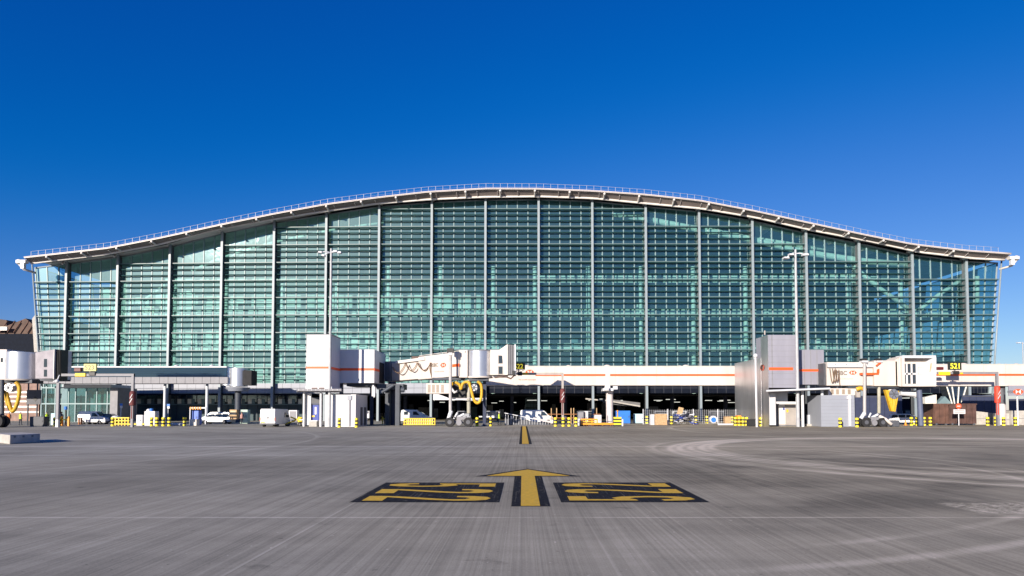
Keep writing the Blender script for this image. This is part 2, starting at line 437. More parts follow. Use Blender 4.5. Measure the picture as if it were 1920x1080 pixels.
m = MB(); ring(m, [(-.25, 14.9), (.60, 14.9), (.60, 21.55), (1.85, 21.55), (.175, 24.35), (-1.52, 21.55), (-.25, 21.55)], .004, nmark); m.build('black_border', t)
m = MB(); ring(m, [(-.04, 14.95), (.38, 14.95), (.38, 21.7), (1.50, 21.7), (.175, 24.0), (-1.15, 21.7), (-.04, 21.7)], .008, ymark); m.build('yellow_arrow', t)
t = thing('painted_line', (.17, 42, 0), 'yellow stand centreline with black edges painted on the concrete beyond the arrow', 'ground marking')
m = MB(); ring(m, [(-.22, 41.5), (.56, 41.5), (.56, 86), (-.22, 86)], .004, nmark); m.build('black_border', t)
m = MB(); ring(m, [(-.04, 41.8), (.38, 41.8), (.38, 86), (-.04, 86)], .008, ymark); m.build('yellow_line', t)
def digits(mb, cx, cy, rot):   # stand number 522 in stencil shapes, drawn in cell units, text runs along +u
    # rot -1: text x -> -Y, text y -> +X ; rot +1: text x -> +Y, text y -> -X
    hgt, wd, gap = 2.95, .86, .56
    two = [(0, 0), (1, 0), (1, .16), (.27, .16), (.55, .34), (.82, .52), (1, .72), (.97, .88), (.82, .97), (.5, 1), (.2, .97), (.03, .86), (0, .72), (.26, .72), (.32, .80), (.5, .835), (.68, .80), (.73, .70), (.60, .59), (.34, .42), (.08, .24), (0, .12)]
    five = [(.05, 1), (.95, 1), (.95, .85), (.32, .85), (.30, .62), (.6, .65), (.88, .56), (1, .34), (.9, .12), (.66, .01), (.3, 0), (.06, .09), (0, .26), (.27, .27), (.34, .19), (.5, .155), (.66, .20), (.73, .34), (.66, .46), (.48, .51), (.28, .47), (.04, .46)]
    tot = 3*wd+2*gap
    for i, gph in enumerate((five, two, two)):
        vs = []
        for u, v in gph:
            tx = -tot/2+i*(wd+gap)+u*wd; ty = (v-.5)*hgt
            if rot < 0: vs.append((cx+ty, cy-tx, .008))
            else: vs.append((cx-ty, cy+tx, .008))
        mb.add(vs, [tuple(range(len(vs)))], ymark)
for nm, x0, x1, rot, lab in (('left', -3.93, -.53, -1, 'black painted panel with yellow number 522 left of the arrow'),
                             ('right', .87, 4.24, 1, 'black painted panel with yellow number 522 right of the arrow')):
    t = thing('painted_number', ((x0+x1)/2, 17.6, 0), lab, 'ground marking', 'painted stand numbers beside the arrow')
    m = MB(); ring(m, [(x0, 15.55), (x1, 15.55), (x1, 19.75), (x0, 19.75)], .004, nmark); m.build('black_panel', t)
    m = MB(); digits(m, (x0+x1)/2, 17.65, rot); m.build('yellow_digits', t)

# ================================================================= TERMINAL
FINPX = [124, 220, 317.5, 415, 512.7, 610.7, 710, 809, 910, 1010, 1111, 1211.5, 1312, 1412, 1512.7, 1612, 1711.5, 1813]
FINTOP = [(60, 503), (123, 495), (218, 483), (317, 464), (415, 437), (513, 418), (611, 402), (710, 387), (809, 379), (909, 374.5), (1010, 373.5), (1111, 377), (1211, 387), (1312, 396.5), (1412, 413.6), (1513, 437), (1612, 456), (1711, 478), (1813, 490), (1878, 493)]
ROOFTOP = [(43, 482), (150, 470), (202, 464), (300, 445), (415, 420), (513, 400), (611, 382), (710, 369), (800, 359), (909, 352.6), (1010, 353), (1111, 357), (1211, 364), (1312, 375), (1412, 394), (1513, 416), (1618, 438.5), (1711, 457), (1813, 469), (1900, 475)]
def FY(px):       # the facade plane bows back a little towards the left end
    x = min(0, (px-980)/900); return 124+3.0*x*x
def lev(n): return ZP(390.2+33.2*n, 124)         # horizontal grid of the facade
TOPLEV = [4, 4, 3, 3, 2, 1, 1, 0, 0, 0, 0, 0, 1, 1, 2, 3, 3, 4, 4]
YG = 1.3                                        # glass stands behind the fins
fin_x = []
for px in FINPX: fin_x.append((XP(px, 500, FY(px)), FY(px), px))
term = thing('airport_terminal', (0, 124, 0), 'huge glass airport terminal with a wave shaped white roof', 'terminal building')
ztop_pts = [(XP(px, py, FY(px)+YG), ZP(py, FY(px)+YG)) for px, py in FINTOP]
def gtop(x): return interp(x, ztop_pts)
zrt = [(XP(px, py, 121.3), ZP(py, 121.3)) for px, py in ROOFTOP]
def rtop(x): return interp(x, zrt)
def eav(x): return 2.1+(gtop(x)-2.1)*122.9/(FY(980+x*10.3)+YG)+.60      # height of the tube along the inner edge of the eaves
ZB = ZP(718, 124); ZBL = ZP(690, 124)
XLt, XLb = XP(60, 500, FY(60)), XP(75, 690, FY(60))
XRt, XRb = XP(1879, 490, FY(1879)), XP(1863, 680, FY(1879))
def xedge(side, z):
    if side < 0: return XLb+(XLt-XLb)*(z-8)/(ZP(500, 124)-8)
    return XRb+(XRt-XRb)*(z-8)/(ZP(490, 124)-8)
# columns (fins): white front, deep web, cap under roof
for x, y, px in fin_x:
    m = MB(); zt = gtop(x)+.45
    m.box(x-.20, x+.20, y, y+.28, 0, zt, finm)                 # front flange
    m.box(x-.07, x+.07, y+.28, y+1.12, 0, zt, webm)            # web
    m.box(x-.16, x+.16, y+1.12, y+1.28, 0, zt, webm)
    z = 9.2
    f = m.build('facade_fin', term)
    m = MB(); m.cyl((x, y-.35, zt), (x, y+1.9, zt-.1), .34, white, n=12)
    m.cyl((x, y-.25, zt), (x+.0, y-1.1, eav(x)-.1), .2, white, n=10)
    m.build('roof_bracket', f)
edges = [None]+fin_x+[None]
NL = 10
for b in range(19):
    L_, R_ = edges[b], edges[b+1]
    yb = (L_ or R_)[1]*.5+(R_ or L_)[1]*.5
    def xl(z): return L_[0] if L_ else xedge(-1, z)
    def xr(z): return R_[0] if R_ else xedge(1, z)
    def yl(): return L_[1] if L_ else R_[1]+.1
    def yr(): return R_[1] if R_ else L_[1]
    def yat(x):
        a, c = xl(20), xr(20); return yl()+(yr()-yl())*(x-a)/(c-a)
    zlow = 3.2 if b == 0 else ZB
    if b in (1, 2, 3): zlow = ZB
    # glass pane sheet (real panes: one slightly tilted quad per pane)
    bay = MB()
    nsub = 5 if 0 < b < 18 else 3
    zs = [lev(TOPLEV[b])]
    n_ = TOPLEV[b]+1
    while lev(n_) > zlow+.5: zs.append(lev(n_)); n_ += 1
    zs.append(zlow)
    rnd = random.Random(b)
    def P(u, z, dy=0):
        a, c = xl(z), xr(z); x = a+(c-a)*u
        return Vector((x, yl()+(yr()-yl())*u+YG+dy, z))
    for k in range(nsub):
        u0, u1 = k/nsub, (k+1)/nsub
        zt0, zt1 = gtop(P(u0, 30).x), gtop(P(u1, 30).x)
        rows = [(None, zs[0])]+list(zip(zs, zs[1:]))
        for (za, zb_) in rows:
            j = [rnd.uniform(-.010, .010) for _ in range(4)]
            if za is None: pa, pb = P(u0, zt0, j[0]), P(u1, zt1, j[1])
            else: pa, pb = P(u0, za, j[0]), P(u1, za, j[1])
            bay.add([P(u0, zb_, j[2]), P(u1, zb_, j[3]), pb, pa], [(0, 1, 2, 3)], GL)
    gp = bay.build('glazed_bay', term)
    # glazing bars
    m = MB()
    for k in range(0 if not L_ else 1, nsub+(1 if not R_ else 0)):
        u = k/nsub
        a, c = P(u, zlow, -.12), P(u, gtop(P(u, 30).x), -.12)
        m.beam(a, c, .17, .2, barm, up=Vector((0, 1, 0)))
    a, c = P(0, gtop(P(0, 30).x)-.1, -.1), P(1, gtop(P(1, 30).x)-.1, -.1)
    m.tube([a, c], .15, finm, 6)
    m.build('glazing_bars', gp)
    # transoms with pale nose, sun-shade louvres with dark blades
    m = MB(); m2 = MB()
    z3 = lev(0)-lev(1)
    for n_ in range(TOPLEV[b], 10):
        z = lev(n_)
        if z < zlow+.6: continue
        a, c = P(0, z, -.85), P(1, z, -.85)
        o = Vector((.08, 0, 0))
        m.beam(a+o, c-o, .10, .13, louvl)
        m2.beam(a+o+Vector((0, .30, -.14)), c-o+Vector((0, .30, -.14)), .50, .12, louv)
        for q in (1, 2):
            zz = z-z3*q/3
            if zz < zlow+.3: continue
            a, c = P(0, zz, -.55), P(1, zz, -.55)
            m2.beam(a+o, c-o, .42, .125, louv)
    m.build('transoms', gp); m2.build('sunshade_louvres', gp)
    # spandrel wall below the glass
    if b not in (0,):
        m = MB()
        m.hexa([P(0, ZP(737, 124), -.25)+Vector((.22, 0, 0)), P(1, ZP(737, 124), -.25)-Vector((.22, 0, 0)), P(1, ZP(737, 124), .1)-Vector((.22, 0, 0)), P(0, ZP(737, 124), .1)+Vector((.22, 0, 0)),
                P(0, ZB, -.25)+Vector((.22, 0, 0)), P(1, ZB, -.25)-Vector((.22, 0, 0)), P(1, ZB, .1)-Vector((.22, 0, 0)), P(0, ZB, .1)+Vector((.22, 0, 0))], undm if b > 7 else shedgrey)  # right-hand panels painted near-black to stand in for the shaded recess
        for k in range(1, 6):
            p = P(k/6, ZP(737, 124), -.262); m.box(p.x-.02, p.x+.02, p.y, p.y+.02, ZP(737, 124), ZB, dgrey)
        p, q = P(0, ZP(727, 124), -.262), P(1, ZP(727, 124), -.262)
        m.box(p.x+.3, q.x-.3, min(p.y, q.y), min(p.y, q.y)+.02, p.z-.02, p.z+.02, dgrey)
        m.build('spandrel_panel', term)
# roof
YR0, YR1 = 121.3, 215
m = MB(); N = 96; x0, x1 = XP(45, 482, YR0), XP(1896, 475, YR0)
xs = [x0+(x1-x0)*i/N for i in range(N+1)]
top = [rtop(x) for x in xs]
def strip(mb, pa, pb, mat, smooth=False):
    n = len(pa); mb.add(pa+pb, [(i, i+1, n+i+1, n+i) for i in range(n-1)], mat, smooth)
strip(m, [(x, YR0, z) for x, z in zip(xs, top)], [(x, YR1, z) for x, z in zip(xs, top)], roofm, True)
strip(m, [(x, YR0, z) for x, z in zip(xs, top)], [(x, YR0, z-.20) for x, z in zip(xs, top)], roofm)
m.build('roof', term); roof = bpy.data.objects['roof']
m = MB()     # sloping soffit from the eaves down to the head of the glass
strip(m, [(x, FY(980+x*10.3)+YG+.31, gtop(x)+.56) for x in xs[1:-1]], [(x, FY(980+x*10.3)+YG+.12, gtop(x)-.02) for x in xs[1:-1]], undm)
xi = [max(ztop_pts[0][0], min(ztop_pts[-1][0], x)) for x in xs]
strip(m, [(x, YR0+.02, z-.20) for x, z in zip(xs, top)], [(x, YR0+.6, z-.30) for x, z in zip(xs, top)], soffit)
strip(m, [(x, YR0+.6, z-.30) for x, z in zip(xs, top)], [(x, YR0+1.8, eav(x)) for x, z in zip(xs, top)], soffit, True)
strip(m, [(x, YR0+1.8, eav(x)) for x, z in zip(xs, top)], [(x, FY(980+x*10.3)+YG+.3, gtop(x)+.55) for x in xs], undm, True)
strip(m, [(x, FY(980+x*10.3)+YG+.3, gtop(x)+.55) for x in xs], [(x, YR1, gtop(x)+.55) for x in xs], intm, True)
for i in range(0, N+1, 2):
    x = xs[i]; z = top[i]
    m.beam((x, YR0+.5, z-.42), (x, YR0+1.7, eav(x)-.10), .06, .1, roofm)
m.build('soffit', roof)
m = MB()
m.tube([(x, YR0+1.75, eav(x)-.05) for x, z in zip(xs, top)], .2, white, 8)
m.build('eaves_tube', roof)
m = MB(); m.tube([(x, YR0-.03, z-.02) for x, z in zip(xs, top)], .09, roofm, 6); m.build('gutter', roof)
px = 89
while px < 1850:
    x = XP(px, 400, YR0); z = rtop(x)
    m = MB(); m.cyl((x, YR0+.15, z-.42), (x, YR0+1.6, eav(x)-.05), .16, white, n=10); m.sphere((x, YR0+.1, z-.44), .22, white, 8)
    m.build('strut', roof); px += 65.3
# end caps of the eaves
for sgn, (pxa, pya) in ((-1, (34, 492)), (1, (1904, 490))):
    m = MB()
    xe = x0 if sgn < 0 else x1; ze = rtop(xe)
    m.box(min(xe, xe+sgn*1.7), max(xe, xe+sgn*1.7), YR0+.3, YR0+1.2, ze-1.0, ze-.45, white)
    m.box(min(xe+sgn*.3, xe+sgn*.9), max(xe+sgn*.3, xe+sgn*.9), YR0+.4, YR0+1.0, ze-2.0, ze-1.0, steel)
    m.tube([(xe+sgn*1.6, YR0+.8, ze-.9), (xe+sgn*1.2, YR0+1.6, ze-1.9), (xe-sgn*.1, YR0+3.0, ze-2.3)], .2, white, 8)
    m.sphere((xe+sgn*1.55, YR0+.9, ze-.7), .5, white, 8)
    m.build('eaves_end', roof)
m = MB()     # roof edge guard rail
L0 = 0; step = 1.3; x = x0+.8; prev = None; rp = []; rp2 = []
while x < x1-1:
    z = rtop(x); m.box(x-.028, x+.028, YR0+.6, YR0+.65, z, z+1.05, railm); rp.append((x, YR0+.63, z+1.05)); rp2.append((x, YR0+.63, z+.55)); x += step
m.tube(rp, .028, railm, 5); m.tube(rp2, .014, railm, 4)
m.build('guard_rail', roof)
# end walls (raked, glazed) and rear wall
for sgn in (-1, 1):
    zt = gtop(xedge(sgn, 25))-.1
    a0 = Vector((xedge(sgn, 0 if sgn > 0 else 0), 0, 0)); yf = FY(60 if sgn < 0 else 1879)+YG
    m = MB(); zb = 5.2
    ys = [yf+i*5.6 for i in range(16)]
    for ya, yb_ in zip(ys, ys[1:]):
        for za, zb_ in ((zb, 13), (13, 20), (20, zt)):
            m.add([(xedge(sgn, za), ya, za), (xedge(sgn, za), yb_, za), (xedge(sgn, zb_), yb_, zb_), (xedge(sgn, zb_), ya, zb_)], [(0, 1, 2, 3)], GLS)
    ew = m.build('end_wall_glass', term)
    m = MB()
    for yy in ys: m.tube([(xedge(sgn, zb), yy, zb), (xedge(sgn, zt), yy, zt)], .16, finm, 6)
    for q in range(8):
        z = zb+(zt-zb)*q/7; m.tube([(xedge(sgn, z), ys[0], z), (xedge(sgn, z), ys[-1], z)], .09, barm, 5)
    m.build('end_wall_frame', ew)
    m = MB()
    m.tube([(xedge(sgn, 0), yf-YG+.1, 0), (xedge(sgn, zt), yf-YG+.1, zt+.4)], .14, finm, 10)
    m.build('corner_column', term)
m = MB(); xa, xb = xedge(-1, 20)+.4, xedge(1, 20)-.4
seg = [xa+(xb-xa)*i/20 for i in range(21)]
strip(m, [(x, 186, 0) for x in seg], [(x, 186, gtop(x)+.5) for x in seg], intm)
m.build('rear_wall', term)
# interior floors: slab with white upstand edge, seen through the glass
FLOORS = [(524, 8, 14), (591, 5, 4), (655, 4, 4), (716, 2.4, 2.4)]
for i, (py, sl_, sr_) in enumerate(FLOORS):
    m = MB(); z = ZP(py, 131)
    xl_, xr_ = xedge(-1, z)+sl_, xedge(1, z)-sr_
    if i == 0:
        xl_ = XP(1005, py, 131)
        m.box(XP(310, py, 131), XP(905, py, 131), 131, 150, z-.25, z+.15, intw)
    yy = 130.5+(i == 0)*1.5
    m.box(xl_, xr_, yy, 180, z-.35, z+.1, concd)
    # edge beam with openings
    xx = xl_
    while xx < xr_-2:
        wv = random.choice((1.6, 1.85, 1.85, 1.7)); m.box(xx, xx+wv, yy-.2, yy-.02, z-.45, z+.42, slabm)
        m.box(xx+.1, xx+wv-.1, yy-.12, yy-.02, z+.62, z+1.12, slabm); xx += wv+.2
    m.build('floor_slab', term)
m = MB(); pw = M('added_backing', (.62, .64, .58), .8, var=.35, scale=.22, stretch=(1, 1, 2.5)); zt_ = ZP(524, 131)  # pale wall added behind the left bays so their glass looks luminous
m.box(xedge(-1, 20)+6, XP(905, 600, 137), 137, 137.2, 5, zt_-.4, pw); m.build('added_backing', term)
m = MB(); m.box(XP(905, 600, 149), XP(1640, 600, 149), 149, 149.2, 5, zt_+.0, M('far_backing', (.13, .20, .22), .8, var=.4, scale=.25)); m.build('added_backing', term)  # darker wall added deeper behind the right bays
rl = random.Random(11)
for i in range(46):      # furniture, desks, shop fronts and hanging signs on the floors
    px = rl.uniform(130, 1690); k = rl.choice((1, 2, 3)); py = FLOORS[k][0]; Yq = rl.uniform(132.5, 136); m = MB(); x = XP(px, py, Yq); wq = rl.uniform(.8, 5); z = ZP(py, 131)+.12
    m.box(x, x+wq, Yq, Yq+.6, z, z+rl.uniform(.9, 3.0), rl.choice((intw, slabm, intm, intd, M('shop_cream', (.7, .62, .42), .6)))); m.build('shop_fitting', term)
for px in [130, 235, 330, 425, 530, 630, 728, 826, 925, 1003, 1103, 1201, 1300, 1398, 1490, 1592, 1690]:
    m = MB(); Yc = 132.5; x = XP(px, 600, Yc)
    zt = min(ZP(500 if px > 700 else 530, Yc), gtop(x)-1)
    m.cyl((x, Yc, 5), (x, Yc, zt), .42, intw, n=12)
    m.build('interior_column', term)
# roof girder and raking struts behind the glass
def girder(pts, Y, r, name='roof_girder'):
    m = MB(); p = [W(px, py, Y) for px, py in pts]
    m.tube(p, r, intw, 10); m.build(name, term)
girder([(1150, 400), (1211, 411), (1312, 431), (1412, 450), (1513, 474), (1620, 490), (1712, 497)], 127.6, .62)
girder([(1290, 424), (1412, 448), (1513, 463), (1600, 470)], 129, .5)
girder([(360, 508), (400, 490), (450, 472), (512, 455), (580, 440), (640, 428), (720, 418)], 127.8, .28)
girder([(1600, 500), (1650, 541), (1708, 582)], 127.6, .42, 'raking_strut')
girder([(1722, 582), (1760, 553), (1806, 522)], 127.6, .38, 'raking_strut')
girder([(244, 582), (285, 553), (316, 530)], 129.8, .34, 'raking_strut')
girder([(1832, 518), (1832, 570)], 127.6, .4, 'raking_strut')
for px, py, n_ in ((160, 552, 3), (160, 605, 2), (180, 548, 1), (1700, 600, 1)):
    pass
# undercroft below the glass hall
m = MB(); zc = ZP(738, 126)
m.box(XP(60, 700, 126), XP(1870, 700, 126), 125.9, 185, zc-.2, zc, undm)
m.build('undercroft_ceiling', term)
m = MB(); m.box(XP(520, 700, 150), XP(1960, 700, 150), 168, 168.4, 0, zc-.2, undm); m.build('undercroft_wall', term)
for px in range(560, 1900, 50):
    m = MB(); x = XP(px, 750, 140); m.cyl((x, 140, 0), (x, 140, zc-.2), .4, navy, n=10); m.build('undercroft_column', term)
# ground floor glazing on the left: pale plates stand in for lit rooms, between dark mullions
m = MB(); Yg = 129
x = XP(255, 760, Yg); xe = XP(575, 760, Yg)
m.box(x, xe, Yg+.3, Yg+.5, 0, zc-.2, intd)
m.box(x, xe, Yg, Yg+.06, zc-1.5, zc-.2, GLN)
while x < xe-1:
    m.box(x, x+.10, Yg-.1, Yg+.1, 0, zc-.2, steeld)
    m.box(x+.25, x+.95, Yg-.07, Yg-.01, ZP(757, Yg), ZP(748, Yg), slabm)
    m.box(x+1.0, x+1.55, Yg-.07, Yg-.01, ZP(757, Yg), ZP(748, Yg), intm)
    x += 1.9
m.box(XP(255, 760, Yg), xe, Yg-.12, Yg+.1, ZP(759, Yg), ZP(758, Yg), barm)
m.build('ground_floor_glazing', term)
m = MB()
m.box(XP(985, 760, 150), XP(1010, 760, 150), 150, 150.2, 0, ZP(738, 150), intd)
for i in range(5):
    xx = XP(985, 760, 150)+.6*i
    for j in range(4): m.box(xx, xx+.5, 149.9, 149.98, .4+j*1.1, 1.2+j*1.1, intm)
m.build('undercroft_glazing', term)

glowm = M('strip_glow', (.8, .8, .75), .5, emis=((.95, .95, .85), .6))  # faint glowing strips added at random to lift the dark undercroft
rl = random.Random(5)
for i in range(26):
    px = rl.uniform(760, 1390); Yq = rl.uniform(140, 160); m = MB(); x = XP(px, 750, Yq); z = rl.choice((4.2, 4.0, 3.6)); m.box(x, x+rl.uniform(.8, 2.2), Yq, Yq+.3, z, z+.12, glowm); m.build('glow_strip', term)
x = XP(560, 750, 158)
while x < XP(1900, 750, 158):
    m = MB(); m.box(x, x+rl.uniform(.5, 2.6), 158, 158.3, rl.uniform(0, .4), rl.uniform(1, 3.6), rl.choice((dgrey, mgrey, intm, conc, shedgrey, concd, steel))); m.build('plant_unit', term); x += rl.uniform(1.2, 4)
# entrance lobby of pale glass, lower left
lob = thing('glass_lobby', (XP(140, 790, 116), 116, 0), 'pale glass lobby with white frame under the dark glazed corridor', 'lobby')
m = MB(); Yl = 116
def lobx(px): return XP(px, 760, Yl)
m.box(lobx(125), lobx(208), Yl+.1, Yl+.14, 0, ZP(727, Yl), GLS); m.build('glass', lob)
m = MB()
for px in (76, 85, 102): m.box(lobx(px), lobx(px)+.16, Yl, Yl+.2, 0, ZP(724, Yl), barm)
for px in (127, 140, 160, 180, 200, 207): m.box(lobx(px), lobx(px)+.14, Yl, Yl+.2, 0, ZP(727, Yl), barm)
for py in (727, 757, 792): m.box(lobx(76), lobx(208), Yl-.03, Yl+.1, ZP(py, Yl)-.1, ZP(py, Yl)+.1, barm)
m.box(lobx(122), lobx(210), Yl-.5, Yl+6, ZP(727, Yl), ZP(721, Yl), panelwhite)
m.build('frame', lob)
m = MB(); m.box(lobx(165), lobx(178), Yl+1.5, Yl+1.7, ZP(756, Yl), ZP(734, Yl), intw); m.box(lobx(184), lobx(198), Yl+1.5, Yl+1.7, ZP(756, Yl), ZP(734, Yl), intw)
m.box(lobx(78), lobx(208), Yl+5, Yl+5.3, 0, ZP(727, Yl), intm)
m.box(lobx(208), lobx(222), Yl-.3, Yl+5.5, 0, ZP(727, Yl), mgrey); m.build('inner_wall', lob)
m = MB(); m.box(lobx(78), lobx(102), Yl+.1, Yl+.14, 0, ZP(727, Yl), GLS); m.build('side_glass', lob)

t = thing('striped_building', (XP(45, 790, 128), 128, 0), 'low pinkish brown building with white strips behind the notice board', 'building')
m = MB(); m.box(XP(-160, 760, 128), XP(73, 760, 128), 128, 134, 0, ZP(716, 128), M('pink_brown_wall', (.26, .17, .14), .8, var=.25)); m.build('wall', t)
for k, py in enumerate((734, 742, 751, 761, 771)):
    m = MB(); m.box(XP(-160, 760, 127.8), XP(72-(k % 2)*3, 760, 127.8), 127.9, 128, ZP(py+3.2, 128), ZP(py, 128), intw); m.build('white_strip', t)
# dark glazed corridor with silver rotunda
cor = thing('glazed_corridor', (XP(280, 790, 112), 112, 0), 'elevated corridor of dark blue glass over grey panels ending in a silver drum', 'corridor')
Yc = 112; xa, xb = XP(60, 700, Yc), XP(425, 700, Yc)
m = MB(); m.box(xa, xb, Yc, Yc+3, ZP(708, Yc), ZP(689, Yc), GLN)
m.box(xa, xb, Yc+1.5, Yc+1.6, ZP(708, Yc), ZP(689, Yc), navy); m.build('window_band', cor)
m = MB(); x = xa
while x < xb-1: m.box(x+.03, x+1.38, Yc-.06, Yc+3.06, ZP(719, Yc), ZP(707, Yc), mgrey); x += 1.4
m.box(xa, xb, Yc+.02, Yc+2.9, ZP(719, Yc)+.02, ZP(707, Yc)-.02, dgrey); m.build('panels', cor)
m = MB(); m.box(xa, xb, Yc-.1, Yc+3.1, ZP(689, Yc), ZP(687, Yc), panelwhite); m.build('roof_edge', cor)
for px in (325, 392): 
    m = MB(); m.sphere((XP(px, 687, Yc), Yc+1, ZP(687, Yc)), .45, panelwhite, half=True, sz=.7); m.build('roof_dome', cor)
xc = XP(440, 700, Yc); m = MB(); m.cyl((xc, Yc+1.5, ZP(724, Yc)), (xc, Yc+1.5, ZP(690, Yc)), 1.45, silver, n=28); m.cyl((xc-1.6, Yc+1.5, ZP(722, Yc)), (xc-1.6, Yc+1.5, ZP(689, Yc)), 1.2, silver, n=24)
dr = m.build('drum', cor)
m = MB(); m.cyl((xc, Yc+1.5, ZP(733, Yc)), (xc, Yc+1.5, ZP(726, Yc)), 1.5, shedgrey, n=28, r1=1.9); m.cyl((xc, Yc+1.5, 0), (xc, Yc+1.5, ZP(733, Yc)), .5, steeld); m.build('drum_base', cor)
m = MB(); m.box(xc+1.3, xc+2.6, Yc+.4, Yc+2.8, ZP(722, Yc), ZP(694, Yc), black); m.build('bellows', cor)
for px in (300, 380): 
    m = MB(); x = XP(px, 750, Yc); m.cyl((x, Yc+1.5, 0), (x, Yc+1.5, ZP(719, Yc)), .22, steel); m.build('support_column', cor)

# ================================================================= BUILDING BEYOND, LEFT
bb = thing('side_building', (XP(20, 790, 170), 170, 0), 'building with shade-dark wall and brown roof beyond the left end of the terminal', 'building')
m = MB(); Yb = 170; m.box(XP(-200, 700, Yb), XP(68, 700, Yb), Yb, Yb+30, 0, ZP(626, Yb), undm); m.build('wall', bb)  # the wall's shade is painted in as near-black colour
m = MB()
def gab(a, b, c, ya, yb_, yc_):
    m.prism([W(a, ya, Yb+1), W(b, yb_, Yb+1), W(c, yc_, Yb+1), W(c, 628, Yb+1), W(a, 628, Yb+1)], (0, 25, 0), brick)
gab(-60, -20, 12, 622, 596, 600); gab(10, 48, 66, 612, 597, 612); m.build('roof', bb)
m = MB()
for px in (0, 14, 26, 40, 52):
    m.beam(W(px, 624, Yb-.3), W(px+14, 603, Yb-.3), .3, .25, rust)
m.box(XP(-40, 620, Yb), XP(16, 620, Yb), Yb-.6, Yb-.2, ZP(620, Yb), ZP(613, Yb), intw)
m.build('roof_trusses', bb)
m = MB(); m.prism([W(60, 598, Yb-8), W(66, 590, Yb-8), W(74, 660, Yb-8), W(64, 660, Yb-8)], (0, 6, 0), conc); m.build('stair_wall', bb)

# ================================================================= STAND EQUIPMENT
def emblem(mb, c, w, xdir=Vector((1, 0, 0)), nrm=Vector((0, -1, 0)), mat=None):
    mat = mat or red; z = Vector((0, 0, 1)); x = Vector(xdir).normalized(); o = nrm*.012; a = w/4
    c = Vector(c)+o
    def q(u, v): return c+x*u*a+z*v*a
    for tri in (((-1, 1), (1, 1), (0, 0)), ((-1, -1), (0, 0), (1, -1)), ((-1, 1), (-2, 0), (-1, -1)), ((1, 1), (1, -1), (2, 0))):
        mb.prism([q(*p) for p in tri], nrm*.01, mat)

# ---- long fixed bridges
def fixed_bridge(name, label, pxa, pxb, pyt, pyb, Y, dep, stripes, sty, group):
    t = thing(name, (XP((pxa+pxb)/2, 790, Y), Y, 0), label, 'bridge', group)
    m = MB(); m.pbox(pxa, pyt, pxb, pyb, Y, dep, cream); m.build('bridge_body', t, .04)
    m = MB()
    for a, b in stripes: m.pbox(a, sty-1.9, b, sty+1.9, Y-.02, .04, redor)
    m.build('orange_stripe', t)
    m = MB(); xa, xb = XP(pxa, 700, Y), XP(pxb, 700, Y); x = xa+1.5
    while x < xb:
        m.box(x, x+.015, Y-.008, Y+.01, ZP(pyb-1, Y), ZP(pyt+1, Y), mgrey); x += 3
    m.box(xa, xb, Y-.07, Y+dep+.07, ZP(pyb, Y)-.12, ZP(pyb, Y)+.02, cream)
    m.box(xa, xb, Y-.05, Y+dep+.05, ZP(pyt, Y)-.02, ZP(pyt, Y)+.07, cream)
    m.build('panel_joints', t)
    return t
fb = fixed_bridge('fixed_bridge', 'long white elevated walkway with thin orange stripe, ending at the metal tower', 905, 1391, 687, 721, 100, 2.9,
                  [(1004, 1135), (1144, 1391)], 703.2, 'white fixed walkways')
for px, r in ((988, .5), (1067, .45), (1140, .55), (1173, .4), (1277, .35), (1289, .55), (1363, .2)):
    m = MB(); m.sphere((XP(px, 687, 100), 101, ZP(687, 100)), r, cream, half=True, sz=.6); m.build('roof_dome', fb)
m = MB(); c = W(993, 697.5, 99.99); emblem(m, c, 1.3); m.text('HSBC', W(960, 701, 99.97), (1, 0, 0), (0, 0, 1), .75, dgrey, .005, .01)
m.build('emblem', fb)
m = MB(); m.text("The world's local bank", W(972, 713, 99.97), (1, 0, 0), (0, 0, 1), .28, red, .003)
m.build('slogan', fb)
m = MB(); xq = XP(1146.5, 750, 99); m.cyl((xq, 101.2, 0), (xq, 101.2, ZP(733, 99)), .52, M('pinkish_column', (.55, .50, .50), .6), n=20); m.build('support_column', fb)
m = MB()
m.pbox(1135, 722, 1144, 729, 99.6, 1.2, steel); m.pbox(1131, 728, 1150, 733, 99.8, 2.6, steel); m.pbox(1150, 724, 1158, 730, 99.8, 1.2, steel)
m.cyl(W(1133, 730, 99.3), W(1141, 730, 99.3), .28, panelwhite); m.build('bearing', fb)
fb2 = fixed_bridge('fixed_bridge', 'white elevated walkway with orange stripe at the right edge behind sign 521', 1700, 2040, 683.5, 722, 93, 2.9,
                   [(1700, 1868), (1873, 2040)], 702.8, 'white fixed walkways')
for px, r in ((1770, .25), (1815, .5), (1835, .2), (1855, .25), (1883, .35), (1895, .3), (1915, .4)):
    m = MB(); m.sphere((XP(px, 683, 93), 94, ZP(683.5, 93)), r, cream, half=True, sz=.6); m.build('roof_dome', fb2)
m = MB(); xq = XP(1885, 750, 93.5); m.cyl((xq, 94.3, ZP(757, 93.5)), (xq, 94.3, ZP(722, 93)), .50, dgrey, n=20); m.cyl((xq, 94.3, 0), (xq, 94.3, ZP(757, 93.5)), .52, M('pinkish_column', (.5, .45, .45)), n=20)
m.build('support_column', fb2)

